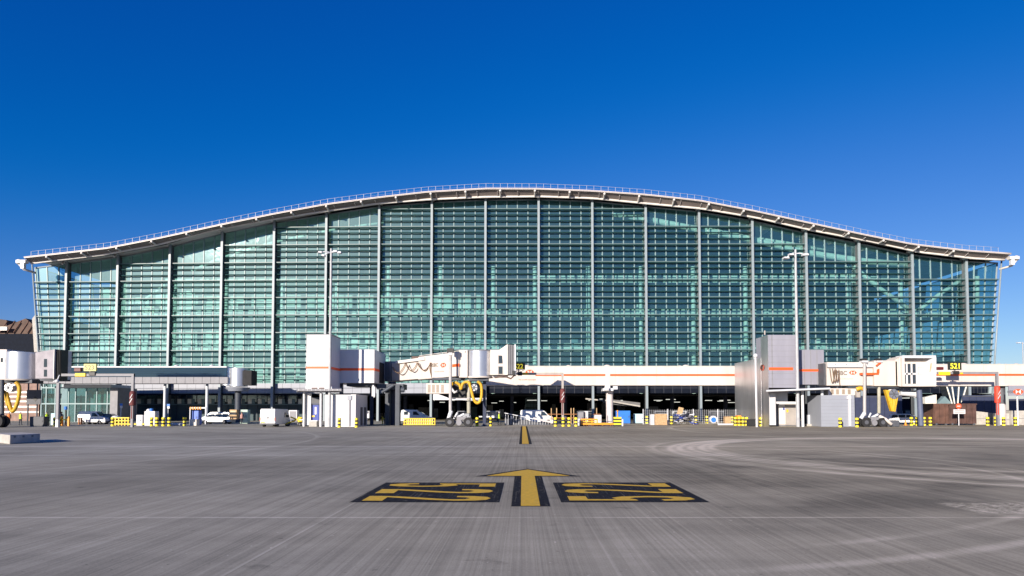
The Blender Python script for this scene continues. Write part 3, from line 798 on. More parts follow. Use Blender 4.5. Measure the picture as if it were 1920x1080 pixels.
# ---- shared jet-bridge pieces
def arc_pts(a, b, sag, n=10):
    a = Vector(a); b = Vector(b)
    return [a+(b-a)*(i/n)-Vector((0, 0, sag*4*(i/n)*(1-i/n))) for i in range(n+1)]
def wheel(mb, c, r, wd, ax=Vector((0, 1, 0)), rim=dgrey):
    c = Vector(c); mb.cyl(c-ax*wd/2, c+ax*wd/2, r, black, n=20)
    mb.cyl(c-ax*(wd/2+.02), c+ax*(wd/2+.02), r*.45, rim, n=16)
def bogie(t, c, w, wr, pole_px=None, ztop=6):
    # two wheel pairs on an axle beam, motor box, lift columns
    x, y = c.x, c.y
    bg = MB(); bg.box(x-w/2, x+w/2, y-.3, y+.3, wr*.8, wr*1.35, mgrey)
    bg.box(x-.3, x+.3, y-.45, y+.35, wr*1.0, wr*2.2, mgrey); bg.cyl((x, y-.5, wr*.9), (x, y-.7, wr*.9), .34, mgrey, n=16)
    bg.cyl((x-.2, y-.3, wr*2), (x+.6, y-.3, wr*2.7), .14, steel); bg.box(x+.3, x+.9, y-.5, y, wr*1.5, wr*2.1, mgrey)
    bg.tube(arc_pts((x-.8, y-.4, wr*2.4), (x+.9, y-.4, wr*2.2), .5), .05, lblack, 6)
    bg.cyl((x-w*.3, y-.2, wr*1.6), (x-w*.1, y-.2, wr*3), .1, steel)
    o = bg.build('bogie', t)
    for sx in (-1, 1):
        for dy in (-.55, .25):
            m = MB(); wheel(m, (x+sx*w/2, y+dy, wr), wr, .4); m.build('wheel', o)
def hose_reel(t, c, r):
    m = MB(); m.cyl(c+Vector((0, -.35, 0)), c+Vector((0, .35, 0)), r*.55, steel, n=20)
    m.cyl(c+Vector((0, -.38, 0)), c+Vector((0, -.33, 0)), r, metal, n=24); m.cyl(c+Vector((0, .33, 0)), c+Vector((0, .38, 0)), r, steel, n=24)
    for k in range(6):
        a = k*math.pi/3; m.cyl(c+Vector((0, -.40, 0)), c+Vector((math.cos(a)*r*.95, -.40, math.sin(a)*r*.95)), .05, dgrey, n=6)
    m.build('hose_reel', t)
def hose(t, pts, r=.2, name='yellow_hose'):
    # smooth through control points (Catmull-Rom), with ribs as slightly swelling rings
    P_ = [Vector(p) for p in pts]; P_ = [P_[0]]+P_+[P_[-1]]; out = []
    for i in range(1, len(P_)-2):
        for k in range(8):
            s = k/8; a, b, c, d = P_[i-1:i+3]
            out.append(.5*((2*b)+(c-a)*s+(2*a-5*b+4*c-d)*s*s+(3*b-a-3*c+d)*s**3))
    out.append(P_[-2]); m = MB(); m.tube(out, r, yhose, 10)
    for i in range(0, len(out)-1): m.cyl(out[i], out[i]+(out[i+1]-out[i]).normalized()*.05, r*1.12, yhose, n=10)
    m.build(name, t)

# ---- jet bridge of stand 522 (centre left)
jb = thing('jet_bridge', (XP(860, 800, 84), 84, 0), 'white jet bridge with silver drum left of sign 22, on black wheels', 'jet bridge', 'jet bridges at the stands')
A0 = W(747, 715, 95); A1 = W(862, 706, 86.5)
B0 = W(800, 712.5, 91); B1 = W(876, 706, 85.5)
def lerp(a, b, t): return a+(b-a)*t
m = MB(); h1 = W(747, 681, 95).z-A0.z; m.beam(A0, A1, 2.3, h1, cream); m.build('inner_tunnel', jb, .04)
h2 = W(800, 671, 91).z-B0.z+.05; m = MB(); m.beam(B0, B1, 2.9, h2, cream); ot = m.build('outer_tunnel', jb, .05)
d = (B1-B0).normalized(); nrm = Vector((d.y, -d.x, 0)).normalized()
if nrm.y > 0: nrm = -nrm
def onwall(px, py, off=.02, hw=1.45):   # point on outer tunnel's near wall at given pixel column
    best = None
    for i in range(401):
        s = -0.2+1.4*i/400; p = lerp(B0, B1, s)+nrm*(hw+off)
        dd = p.y*math.cos(PITCH)+(p.z+1.2-H)*math.sin(PITCH); x = CX+F*p.x/dd
        if best is None or abs(x-px) < best[0]: best = (abs(x-px), p)
    p = best[1].copy(); p.z = ZP(py, p.y); return p
m = MB()
fr = Vector((d.x, d.y, 0)).normalized()
p = onwall(831, 684.5); emblem(m, p, 1.15, fr, nrm); m.text('HSBC', onwall(807, 688), fr, (0, 0, 1), .62, M('gold_brown', (.12, .09, .06)), .004, .008)
m.build('emblem', ot)
m = MB(); m.text("The world's local bank", onwall(814, 698), fr, (0, 0, 1), .22, M('pale_red', (.72, .35, .28)), .003); m.build('slogan', ot)
m = MB(); a, b = onwall(848, 685.5), onwall(861, 684); m.beam(a-Vector((0, 0, .2)), b-Vector((0, 0, .2)), .03, .36, redor); m.build('orange_stripe', ot)
m = MB()   # cable trough and roof rails
a = W(742, 682, 93.2); b = W(797, 675, 88.8); m.beam(a, b, .25, .35, white)
for i in range(12):
    p = lerp(B0, B1, (i+.5)/12)+Vector((0, 0, h2)); m.box(p.x-.05, p.x+.05, p.y-1.3, p.y-1.2, p.z-.02, p.z+.14, cream)
m.beam(B0+nrm*1.25+Vector((0, 0, h2+.13)), B1+nrm*1.25+Vector((0, 0, h2+.13)), .06, .06, cream)
m.pbox(772, 668, 798, 674, 92.5, 1.5, M('brown_box', (.10, .06, .05)))
m.build('cable_trough', jb)
pts = [(735, 688), (760, 681), (782, 680), (808, 679)]
cb = M('brown_cable', (.16, .10, .06), .6); m = MB()
for i in range(3):
    (x0_, y0_), (x1_, y1_) = pts[i], pts[i+1]
    for k in range(2):
        a = W(x0_+k*2, y0_, 92.4-i*1.6+k*.15); b = W(x1_+k*2, y1_, 90.8-i*1.3); m.tube(arc_pts(a, b, 1.0+.12*k), .05, cb, 5)
for k in range(3):
    a = onwall(806+k*1.5, 680, .06); b = onwall(807+k, 700+k*4, .06); m.tube([a, lerp(a, b, .5)+nrm*.1, b], .04, cb, 5)
m.build('hanging_cables', jb)
# end frame of the tunnel and the dark pivot below the tower
m = MB(); m.beam(W(733, 716, 96.5), W(746, 715, 95.2), 2.6, 2.75, mgrey); m.build('pivot_housing', jb)
m = MB(); m.cyl(Vector((XP(735, 750, 94), 94, 0)), Vector((XP(735, 750, 94), 94, ZP(716, 94))), .55, navy, n=16)
m.box(XP(741, 760, 90), XP(749, 760, 90), 90, 91, 0, ZP(722, 90), steeld); m.box(XP(722, 760, 92), XP(730, 760, 92), 92, 93, 0, ZP(720, 92), steeld)
m.pbox(706, 720, 756, 730, 90.5, 3, steeld); m.cyl(W(752, 731, 89.6), W(758, 731, 89.6), .35, steeld)
m.cyl(W(700, 722, 89), W(702, 745, 89), .12, steel); m.box(XP(697, 735, 88.8), XP(703, 735, 88.8), 88.8, 89.3, ZP(743, 89), ZP(725, 89), panelwhite)
m.cyl(W(738, 722, 90), W(716, 736, 90), .22, steeld); m.build('pivot_pillar', jb)
m = MB(); m.pbox(875.5, 656, 922, 705, 84.2, .01, silver); m = MB()
rc = XP(899, 680, 85.6); m.cyl((rc, 85.7, ZP(706, 84.2)), (rc, 85.7, ZP(657, 84.2)), 1.56, silver, n=36)
m.cyl((rc, 85.7, ZP(708, 84.2)), (rc, 85.7, ZP(705, 84.2)), 1.66, cream, n=36); m.cyl((rc, 85.7, ZP(657, 84.2)), (rc, 85.7, ZP(655.5, 84.2)), 1.62, mgrey, n=36); m.build('drum', jb)
m = MB(); za, zb = ZP(712, 84.4), ZP(657, 84.4)
m.pbox(860, 656, 877, 708, 84.6, 2.6, cream)
m.build('drum_entry', jb, .04)
cabm = MB(); cabm.pbox(919, 656, 947, 703, 84.4, 2.7, cream)
p0, p1 = W(947, 703, 84.4), W(947, 653, 84.4)
q0, q1 = W(952, 703, 84.2), W(952, 645, 84.2)
cabm.hexa([p0, q0, q0+Vector((0, 3.2, 0)), p0+Vector((0, 2.9, 0)), W(936, 656, 84.4), q1, q1+Vector((0, 3.2, 0)), W(936, 656, 84.4)+Vector((0, 2.9, 0))], cream)
cab = cabm.build('cab', jb, .03)
m = MB()
for k in range(8): m.pbox(952+k*1.7, 646+.2*k, 953.3+k*1.7, 702, 84.25+(k % 2)*.12, 3, mgrey)
m.pbox(964.6, 645.5, 967, 703, 84.1, 3.2, steel); m.build('bellows', cab)
for a, b in ((667, 681), (687.5, 701)):
    m = MB(); m.pbox(933.5, a-1, 943.5, b+1, 84.37, .05, M('seal', (.35, .32, .30))); m.pbox(935, a, 942, b, 84.35, .05, vglass); m.build('window', cab)
m = MB(); m.pbox(925, 705, 952, 707, 84.6, 1.6, steeld); m.tube([W(928, 708, 84.4), W(945, 705, 84.4), W(958, 710, 84.4), W(966, 702, 84.4)], .1, M('brown_box', (.1, .06, .05))); m.pbox(960, 695, 966, 703, 84.0, .3, lblack); m.build('under_cab_gear', cab)
m = MB(); m.pbox(799, 718.5, 846, 738, 85, 1.6, cream)
ac = m.build('air_unit', jb, .03)
m = MB()
for px in (802, 810, 818, 827):
    for k in range(4): m.pbox(px+k*1.4, 721, px+k*1.4+.8, 736, 84.97, .03, M('vent_beige', (.30, .24, .18)))
m.build('vent_grille', ac)
m = MB(); 
for px in (812, 835, 858): m.cyl(W(px, 708, 86), W(px, 719, 86), .1, steeld)
m.pbox(812, 708, 870, 712, 85.6, 2.2, steeld); m.pbox(880, 706, 915, 714, 84.7, 2.2, steeld)
m.tube([W(846, 728, 85), W(852, 736, 85), W(858, 733, 85)], .16, panelwhite); m.build('underframe', jb)
m = MB(); m.cyl(W(844.5, 778, 83.3), W(844.5, 661, 83.3), .19, M('post_grey', (.40, .385, .38)), n=12); m.pbox(838, 653, 850, 661, 83, .8, lblack); m.pbox(841, 660, 848, 666, 83, .5, panelwhite)
m.cyl(W(846, 770, 83.3), W(841, 786, 83.3), .24, steel); m.build('lift_column', jb)
m = MB(); m.cyl(W(879, 775, 85.2), W(879, 712, 85.2), .24, M('post_olive', (.35, .34, .28)), n=12); m.build('lift_column', jb)
bogie(jb, Vector((XP(861, 800, 83.5), 83.7, 0)), 2.25, .58)
hose_reel(jb, W(889, 727, 84.0), .42)
hose(jb, [W(846, 722, 84.5), W(853, 717, 84), W(862, 722, 84), W(864, 729, 84), W(868, 719, 84.1), W(876, 716, 84.1), W(882, 720, 84)], .16)
hose(jb, [W(880, 718, 83.6), W(884, 733, 83.6), W(888, 748, 83.6), W(894, 755.5, 83.6), W(900, 752, 83.6), W(903, 740, 83.6), W(902, 722, 83.6), W(895, 715, 83.6)], .165)
m = MB(); m.box(XP(848, 750, 86.5), XP(876, 750, 86.5), 86.5, 87, ZP(748, 86.5), ZP(720, 86.5), lblack); m.build('access_stair', jb)
m = MB(); m.tube(arc_pts(W(844, 746, 84), W(882, 746, 84), .1), .05, panelwhite); m.build('hand_chain', jb)
m = MB(); m.box(XP(905.5, 760, 86), XP(911, 760, 86), 86, 86.3, 0, ZP(708, 86), navy); m.build('rear_post', jb)

# ---- jet bridge of stand 521 (right)
jc = thing('jet_bridge', (XP(1640, 800, 83), 83, 0), 'white jet bridge with open glazed cab left of sign 521', 'jet bridge', 'jet bridges at the stands')
m = MB(); a = W(1556, 724, 86); b = W(1690, 724, 83.6)
Yt = 83.6
m = MB(); m.pbox(1551, 679, 1642, 723, Yt+.5, 2.4, cream); m.build('inner_tunnel', jc, .04)
m = MB(); m.pbox(1640, 677, 1684, 724, Yt, 2.9, cream); m.box(XP(1640, 680, Yt), XP(1684, 680, Yt), Yt+.1, Yt+2.8, ZP(677, Yt), ZP(675.6, Yt), panelwhite); ot = m.build('outer_tunnel', jc, .05)
m = MB(); m.pbox(1552, 680, 1641, 688, Yt+.2, .28, white); m.pbox(1552, 687.6, 1641, 689.5, Yt+.3, .2, mgrey)
for px in (1566, 1586, 1606, 1626): m.pbox(px, 682.5, px+2, 684, Yt+.17, .05, mgrey)
m.build('cable_trough', jc)
m = MB(); c = W(1599, 698.7, Yt+.48); emblem(m, c, .98); m.text('HSBC', W(1562.5, 703, Yt+.46), (1, 0, 0), (0, 0, 1), .70, M('brown_letter', (.10, .08, .07)), .004, .006); m.build('emblem', jc)
m = MB(); m.text("The world's local bank", W(1572, 711, Yt+.47), (1, 0, 0), (0, 0, 1), .2, M('pale_red', (.7, .35, .3)), .003); m.build('slogan', jc)
m = MB(); m.pbox(1615, 699, 1648, 703, Yt-.025, .5, redor); m.prism([W(1644, 700, Yt-.03), W(1649, 700, Yt-.03), W(1649, 691, Yt-.03), W(1644, 693, Yt-.03)], (0, .04, 0), redor)
m.tube([W(1643, 686, Yt-.2), W(1648, 682, Yt-.2), W(1651, 680, Yt-.2)], .1, redor); m.build('orange_stripe', ot)
m = MB()
for px in (1622, 1649): m.pbox(px-4, 672, px+4, 676, Yt-.2, .8, lblack); m.pbox(px-5, 676, px+6, 679.5, Yt-.25, .8, panelwhite)
m.build('roof_lamps', jc)
m = MB()
for i in range(3):
    m.tube(arc_pts(W(1556+i*5, 691, Yt+.2-.1*i), W(1565+i*4, 693, Yt+.1-.1*i), 1.7-.1*i), .055, cb, 5)
m.tube([W(1573, 693, Yt+.1), W(1574, 715, Yt+.1), W(1575, 724, Yt+.2)], .05, cb, 5)
m.build('hanging_cables', jc)
m = MB()
for k in range(6): m.pbox(1545+k*1.4, 681+.3*k, 1546.1+k*1.4, 722, Yt+.8+.1*(k % 2), 2.4, dgrey)
m.build('bellows', jc)
m = MB(); m.cyl((XP(1679, 700, Yt+1.4), Yt+1.5, ZP(723, Yt)), (XP(1679, 700, Yt+1.4), Yt+1.5, ZP(676, Yt)), .95, cream, n=30)
for k in range(4): m.pbox(1680+k*3.2, 674-k*1.8, 1682.6+k*3.2, 723+k*.6, Yt-.1*k, 2.6, cream)
m.build('drum', jc)
# cab: open frame seen from the front
Yk = 83.0; m = MB()
m.pbox(1692, 666.5, 1755, 671, Yk, 1.5, steel); m.pbox(1692, 720.5, 1755, 724.5, Yk, 1.5, cream)
m.pbox(1692, 671, 1696, 720.5, Yk, 1.5, cream)
m.hexa([W(1750, 720.5, Yk), W(1755.5, 720.5, Yk), W(1755.5, 720.5, Yk)+Vector((0, 1.5, 0)), W(1746, 720.5, Yk)+Vector((0, 1.5, 0)), W(1750, 671, Yk), W(1755.5, 671, Yk), W(1755.5, 671, Yk)+Vector((0, 1.5, 0)), W(1746, 671, Yk)+Vector((0, 1.5, 0))], steel)
m.pbox(1696, 671, 1750, 720.5, Yk+1.3, .15, cream)
m.prism([W(1747, 676, Yk+.3), W(1749, 674, Yk+.3), W(1744, 697, Yk+.3)], (0, .1, 0), orange)
cab = m.build('cab', jc)
m = MB(); m.pbox(1697, 671, 1749, 676, Yk+.9, .3, M('seal', (.35, .32, .30))); m.build('roller_door', cab)
for (a, b) in ((1695.5, 1699), (1701.5, 1707), (1711.5, 1717)):
    for (c, e) in ((682, 699), (703, 719.5)):
        m = MB(); m.pbox(a, c, b, e, Yk+1.25, .04, vglass); m.build('window', cab)
m = MB(); m.pbox(1721, 689, 1733, 701.5, Yk+1.26, .03, M('seal', (.35, .32, .30))); m.pbox(1722.5, 690, 1732, 700.5, Yk+1.24, .03, intw); m.build('window', cab)
m = MB(); m.pbox(1696, 699.5, 1718, 702.5, Yk+1.2, .06, panelwhite)
for px in (1699.5, 1708.5, 1718): m.pbox(px, 681, px+2, 720, Yk+1.2, .06, panelwhite)
m.build('window_frame', cab)
m = MB(); m.pbox(1553, 728, 1607, 741, Yt+.6, 1.5, cream); ac = m.build('air_unit', jc, .03)
m = MB()
for px in (1558, 1568, 1579, 1590):
    for k in range(4): m.pbox(px+k*1.4, 730, px+k*1.4+.8, 739, Yt+.56, .04, MATS['vent_beige'])
m.build('vent_grille', ac)
m = MB(); m.pbox(1590, 724, 1750, 728, Yt+.5, 1.5, steeld)
for px in (1570, 1598, 1640): m.cyl(W(px, 722, Yt+1), W(px, 730, Yt+1), .1, steeld)
m.pbox(1606, 733, 1613, 745, Yt+.2, .4, M('seal', (.35, .32, .30)))
m.build('underframe', jc)
m = MB(); m.cyl(W(1621, 779, Yt-.6), W(1621, 681, Yt-.6), .19, MATS['post_grey'], n=12); m.cyl(W(1621, 774, Yt-.6), W(1614, 785, Yt-.6), .22, steel); m.build('lift_column', jc)
m = MB(); m.cyl(W(1648, 775, Yt+.6), W(1648, 725, Yt+.6), .2, MATS['post_olive'], n=12); m.build('lift_column', jc)
bogie(jc, Vector((XP(1634, 800, 83.5), 83.4, 0)), 2.0, .56)
m = MB(); m.tube([W(1648, 780, 83), W(1660, 786, 82.8), W(1672, 796, 82.6)], .2, cream); m.box(XP(1660, 790, 83.5), XP(1682, 790, 83.5), 83, 84, .05, .8, dgrey); m.build('tow_gear', jc)
hose_reel(jc, W(1673, 739, 83.2), .6)
hose(jc, [W(1606, 730, 83.4), W(1613, 728, 83.3), W(1622, 731, 83.6)], .22)
m = MB(); m.prism([W(1660, 731, 83), W(1686, 733, 83), W(1679, 772, 83), W(1672, 771, 83)], (0, .5, 0), yhose)
for px in (1663, 1668, 1676, 1681): m.cyl(W(px, 733, 82.98), W(1675, 771, 82.98), .09, yhose)
m.build('yellow_hose', jc)
m = MB(); m.cyl(W(1727, 798, 84.6), W(1723, 726, 84.6), .32, M('slate_post', (.09, .11, .18)), n=14); m.build('rear_post', jc)
m = MB(); m.cyl(W(1687, 736, 85.5), W(1717, 739, 85.5), .38, steel, n=14); m.cyl(W(1715, 739, 85.4), W(1718, 739, 85.4), .48, panelwhite, n=14); m.build('silver_duct', jc)

# ---- jet bridge of stand 523 (far left)
jd = thing('jet_bridge', (XP(0, 800, 82), 82, 0), 'jet bridge with silver drum and black bellows cut by the left edge', 'jet bridge', 'jet bridges at the stands')
Yd = 82
m = MB(); m.pbox(-170, 655, 13, 712, Yd+.5, 2.9, cream); m.build('outer_tunnel', jd, .05)
m = MB(); m.pbox(1, 671, 5, 679, Yd+.46, .05, vglass); m.build('window', jd)
m = MB(); xc = XP(39, 680, Yd+1.4); m.cyl((xc, Yd+1.7, ZP(711, Yd)), (xc, Yd+1.7, ZP(659, Yd)), 1.75, silver, n=36); m.cyl((xc, Yd+1.7, ZP(713, Yd)), (xc, Yd+1.7, ZP(710, Yd)), 1.82, MATS['seal'], n=36); m.build('drum', jd)
cabm = MB()
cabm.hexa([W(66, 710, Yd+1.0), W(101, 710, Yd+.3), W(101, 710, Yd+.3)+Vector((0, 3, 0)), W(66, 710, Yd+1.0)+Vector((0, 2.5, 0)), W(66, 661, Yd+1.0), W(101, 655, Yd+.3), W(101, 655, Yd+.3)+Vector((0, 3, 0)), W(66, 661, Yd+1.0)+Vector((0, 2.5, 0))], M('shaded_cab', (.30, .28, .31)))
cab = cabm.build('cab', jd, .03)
m = MB(); m.pbox(99.5, 654.5, 102, 711, Yd+.2, 3.2, white); m.pbox(102, 656, 114, 711, Yd+.5, 1.2, black)
for k in range(5): m.pbox(102.5+k*2.7, 655.5, 104+k*2.7, 711.5, Yd+.42, 1.3, lblack)
m.build('bellows', cab)
for a, b in ((673, 688), (693, 706)):
    m = MB(); m.pbox(82, a, 89.5, b, Yd+.55, .2, vglass); m.build('window', cab)
m = MB(); m.pbox(-40, 712, 60, 718, Yd+.8, 2, steeld); m.pbox(75, 711, 112, 714, Yd+.8, 2, steeld); m.tube([W(100, 716, Yd+.5), W(108, 712, Yd+.5), W(112, 703, Yd+.5)], .08, steel); m.build('underframe', jd)
hose_reel(jd, W(20, 727, Yd), .5)
hose(jd, [W(-8, 718, Yd), W(4, 718, Yd), W(10, 728, Yd), W(14, 745, Yd), W(20, 765, Yd), W(24, 771, Yd), W(30, 762, Yd), W(35, 745, Yd), W(36, 726, Yd), W(30, 717, Yd)], .2)
hose(jd, [W(2, 722, Yd+.4), W(9, 735, Yd+.4), W(13, 755, Yd+.4), W(19, 768, Yd+.4)], .16)
bogie(jd, Vector((XP(-14, 800, 81), 80.8, 0)), 2.3, .72)
m = MB(); m.cyl(W(4, 790, Yd-.4), W(4, 712, Yd-.4), .22, steeld); m.cyl(W(-28, 790, Yd-.4), W(-28, 712, Yd-.4), .22, steeld); m.build('lift_column', jd)

# ---- stair / lift towers
tw = thing('stair_tower', (XP(600, 800, 84), 84, 0), 'white boxy stair tower with orange stripe left of centre', 'tower', 'stair towers of the jet bridges')
m = MB(); m.pbox(573.7, 626.5, 620.7, 727, 84, 4.4, panelwhite); m.build('tower_box', tw, .03)
m = MB(); m.pbox(573.7, 687, 618, 691.3, 83.98, .04, redor); x = XP(620.7, 690, 84); 
m.box(x-.01, x+.02, 84, 88.4, ZP(692, 84), ZP(687.6, 84), redor); m.build('orange_stripe', tw)
m = MB(); x = XP(620.7, 690, 84); m.pbox(620, 655.5, 702, 718, 88.4, 7, panelwhite); m.box(XP(702, 690, 88.4)+.003, XP(702, 690, 88.4)+.05, 91.5, 94.4, ZP(716, 88.4), ZP(676, 88.4), black)
cn = m.build('link_box', tw)
m = MB(); m.pbox(638, 690.2, 702, 694.8, 88.38, .04, redor); x = XP(702, 690, 88.4); m.box(x-.01, x+.02, 88.4, 91.5, ZP(694.8, 88.4), ZP(690.2, 88.4), redor); m.build('orange_stripe', cn)
m = MB(); m.pbox(572, 627, 622.5, 628, 83.95, 4.5, mgrey); m.pbox(573, 725, 622, 730, 83.9, 4.6, steel); m.pbox(584, 726.5, 595, 729.5, 83.86, .1, M('brown_box', (.1, .06, .05))); m.pbox(598, 726.5, 608, 729.5, 83.86, .1, MATS['brown_box']); m.build('trim', tw)
m = MB()   # canopy
m.hexa([W(558, 733, 82.5), W(640, 733, 82.5), W(642, 736, 87), W(556, 736, 87), W(558, 729, 82.5), W(640, 729, 82.5), W(642, 729, 87), W(556, 729, 87)], mgrey)
for px in range(560, 640, 8): m.pbox(px, 729.5, px+.8, 732.5, 82.46, .05, panelwhite)
m.build('canopy', tw)
m = MB(); m.pbox(573, 737, 583, 797, 85.5, .3, panelwhite); m.build('lower_wall', tw)
m = MB(); m.pbox(583, 745, 600, 797, 88, .3, dgrey); m.build('rear_wall', tw)
for px, py, Y in ((601.5, 801, 83.6), (570, 800, 85.2)):
    m = MB(); m.cyl((XP(px, 770, Y), Y, 0), (XP(px, 770, Y), Y, ZP(734, Y)), .15, panelwhite); m.build('canopy_post', tw)
m = MB(); m.box(XP(648, 730, 89), XP(700, 730, 89), 89.5, 95, ZP(724, 89), ZP(718, 88.4)-.02, steeld); m.cyl(W(640, 719, 90), W(640, 797, 90), .25, navy); m.cyl(W(697, 719, 92), W(697, 797, 92), .25, navy); m.build('support_frame', tw)
sh = thing('equipment_shed', (XP(640, 800, 84), 84, 0), 'plain white metal shed standing beside the left stair tower', 'shed', 'sheds beside the stair towers')
m = MB(); m.pbox(608.5, 741, 667, 801, 84, 6.3, panelwhite); m.box(XP(608, 741, 84)-.05, XP(667, 741, 84)+.05, 83.95, 90.4, ZP(741, 84), ZP(741, 84)+.1, panelwhite); m.build('shed_box', sh)
m = MB(); m.pbox(653.5, 744, 657, 799, 83.9, .12, mgrey); m.pbox(651, 742, 659, 750, 83.85, .1, shedgrey); m.build('downpipe', sh)
m = MB(); x = XP(667, 741, 84)
for (a, b) in ((86.5, 87.6), (88.4, 89.6)): m.box(x, x+.04, a, b, .1, 2.4, dgrey)
m.build('vent', sh)
def onebox(name, label, cat, rect, Y, dep, mat, group=None, extra=None, bevel=0):
    px0, py0, px1, py1 = rect
    t = thing(name, (XP((px0+px1)/2, py1, Y), Y, 0), label, cat, group)
    return t
t = onebox('cabinet', 'deep blue cabinet with white label under the left tower canopy', 'cabinet', (581, 757, 599, 790), 85.8, 1, dblue)
m = MB(); m.pbox(582, 759, 598, 790, 85.8, .8, dblue); m.pbox(581.4, 757, 598.6, 759.5, 85.75, .9, steeld); m.build('body', t, .02)
m = MB(); m.pbox(590, 763, 593.5, 777, 85.77, .03, panelwhite); m.pbox(584, 779, 590, 782, 85.77, .03, yellow); m.build('sticker', t)
t = onebox('waste_bin', 'grey plastic bin in front of the blue cabinet', 'bin', (578, 788, 594, 800), 84.6, 1, mgrey)
m = MB(); m.pbox(579, 790, 594, 800.3, 84.6, .9, conc); m.build('body', t, .03); m = MB(); m.pbox(578, 788, 595, 790.2, 84.55, 1.0, panelwhite); m.build('lid', t, .02)

# right tower
tr = thing('stair_tower', (XP(1466, 800, 84), 84, 0), 'grey lavender stair tower with brushed metal side wall and orange stripe', 'tower', 'stair towers of the jet bridges')
xw = XP(1441, 680, 84)
m = MB(); m.box(xw, XP(1495, 680, 84), 84, 88.4, ZP(727, 84), ZP(628, 84), lavender)
for k in range(9): m.pbox(1441.2, 637+k*10.5, 1494.8, 637.5+k*10.5, 83.99, .03, mgrey)
m.pbox(1447.5, 628.3, 1448.2, 727, 83.99, .03, mgrey); m.build('tower_box', tr)
m = MB(); x2 = xw-.03
m.box(x2, xw-.003, 84.05, 86.6, 0, ZP(628, 84), metal)
m.box(x2-.02, xw-.006, 86.6, 97.3, 0, ZP(636, 84)-2.1, metal); m.box(x2+.5, xw+4, 88.4, 97.2, 0.1, ZP(636, 84)-2.2, metal)
m.build('metal_side_wall', tr)
m = MB(); c = Vector((x2-.01, 86.6+1.0, ZP(689, 86.5))); emblem(m, Vector((x2-.045, 86.0, ZP(689, 85.5))), 1.5, Vector((0, -1, 0)), Vector((-1, 0, 0))); m.build('emblem', tr)
m = MB(); m.pbox(1442, 688.8, 1487, 694, 83.97, .05, redor); m.build('orange_stripe', tr)
m = MB(); m.pbox(1495, 656, 1544.5, 721, 86, 3.6, lavender)
for px in (1508, 1520, 1532): m.pbox(px, 656.3, px+.5, 720.6, 85.99, .03, mgrey)
lk = m.build('link_box', tr)
m = MB(); m.pbox(1498, 692.2, 1544.3, 696.4, 85.97, .05, redor); m.build('orange_stripe', lk)
m = MB(); m.hexa([W(1437, 735, 82.2), W(1556, 731, 82.2), W(1548, 732, 87.5), W(1444, 735, 87.5), W(1437, 731, 82.2), W(1556, 727, 82.2), W(1548, 728, 87.5), W(1444, 730, 87.5)], mgrey)
m.cyl(W(1437, 733, 82.1), W(1556, 728.5, 82.1), .12, steel); m.build('canopy', tr)
m = MB(); m.pbox(1443, 737, 1454, 797, 84.2, .9, panelwhite); m.build('wall_pier', tr)
for px, Y in ((1495, 84.4), (1505, 83.9), (1542, 83.6)):
    m = MB(); m.cyl((XP(px, 770, Y), Y, 0), (XP(px, 770, Y), Y, ZP(731, Y)), .17, steel); m.build('canopy_post', tr)
m = MB(); m.pbox(1454, 753, 1494, 757, 84.6, .5, panelwhite); m.pbox(1454, 757, 1494, 800, 86.5, .2, mgrey); m.pbox(1460, 760, 1473, 796, 86.35, .12, white); m.pbox(1473, 757, 1494, 797, 86.3, .1, M('seal', (.35, .32, .30))); m.pbox(1468.5, 764, 1471, 769, 86.3, .04, dblue); m.pbox(1475, 768, 1478, 773, 86.26, .04, yellow)
m.build('service_door', tr)
m = MB(); m.pbox(1509, 757, 1538, 800, 90, .2, black); m.build('rear_wall', tr)
m = MB(); m.pbox(1515, 778, 1520, 796, 86.5, .5, steel); m.cyl(W(1525, 792, 86.5), W(1536, 785, 86.5), .25, steel); m.pbox(1513, 795, 1540, 799, 86, 1.2, conc); m.build('floor_fittings', tr)
m = MB(); m.cyl(W(1434, 628, 87), W(1434, 620, 87), .1, MATS['seal']); m.build('roof_stub', tr)
sh = thing('equipment_shed', (XP(1570, 800, 83.2), 83.2, 0), 'pale grey metal shed right of the metal sided tower', 'shed', 'sheds beside the stair towers')
m = MB(); m.pbox(1540, 741, 1602, 800, 83.2, 4, shedgrey)
for k in range(8): m.pbox(1540.3, 749+k*6.5, 1601.7, 749.35+k*6.5, 83.19, .03, mgrey)
m.build('shed_box', sh)
m = MB(); m.pbox(1592, 741, 1595, 799, 83.08, .12, panelwhite); m.pbox(1588, 743, 1596, 748, 83.05, .1, panelwhite); m.build('downpipe', sh)

# slim lamp post before the metal wall
t = thing('lamp_post', W(1416, 797, 82.5)*1, 'slim pale post with round cap before the brushed metal wall', 'post'); t.location.z = 0
m = MB(); m.cyl((XP(1419, 795, 82.5), 82.5, 0), (XP(1416.5, 670, 82.5), 82.5, ZP(670, 82.5)), .13, panelwhite, n=10); m.build('pole', t)
m = MB(); m.sphere((XP(1416.5, 667, 82.5), 82.5, ZP(667, 82.5)), .28, panelwhite); m.build('cap', t)

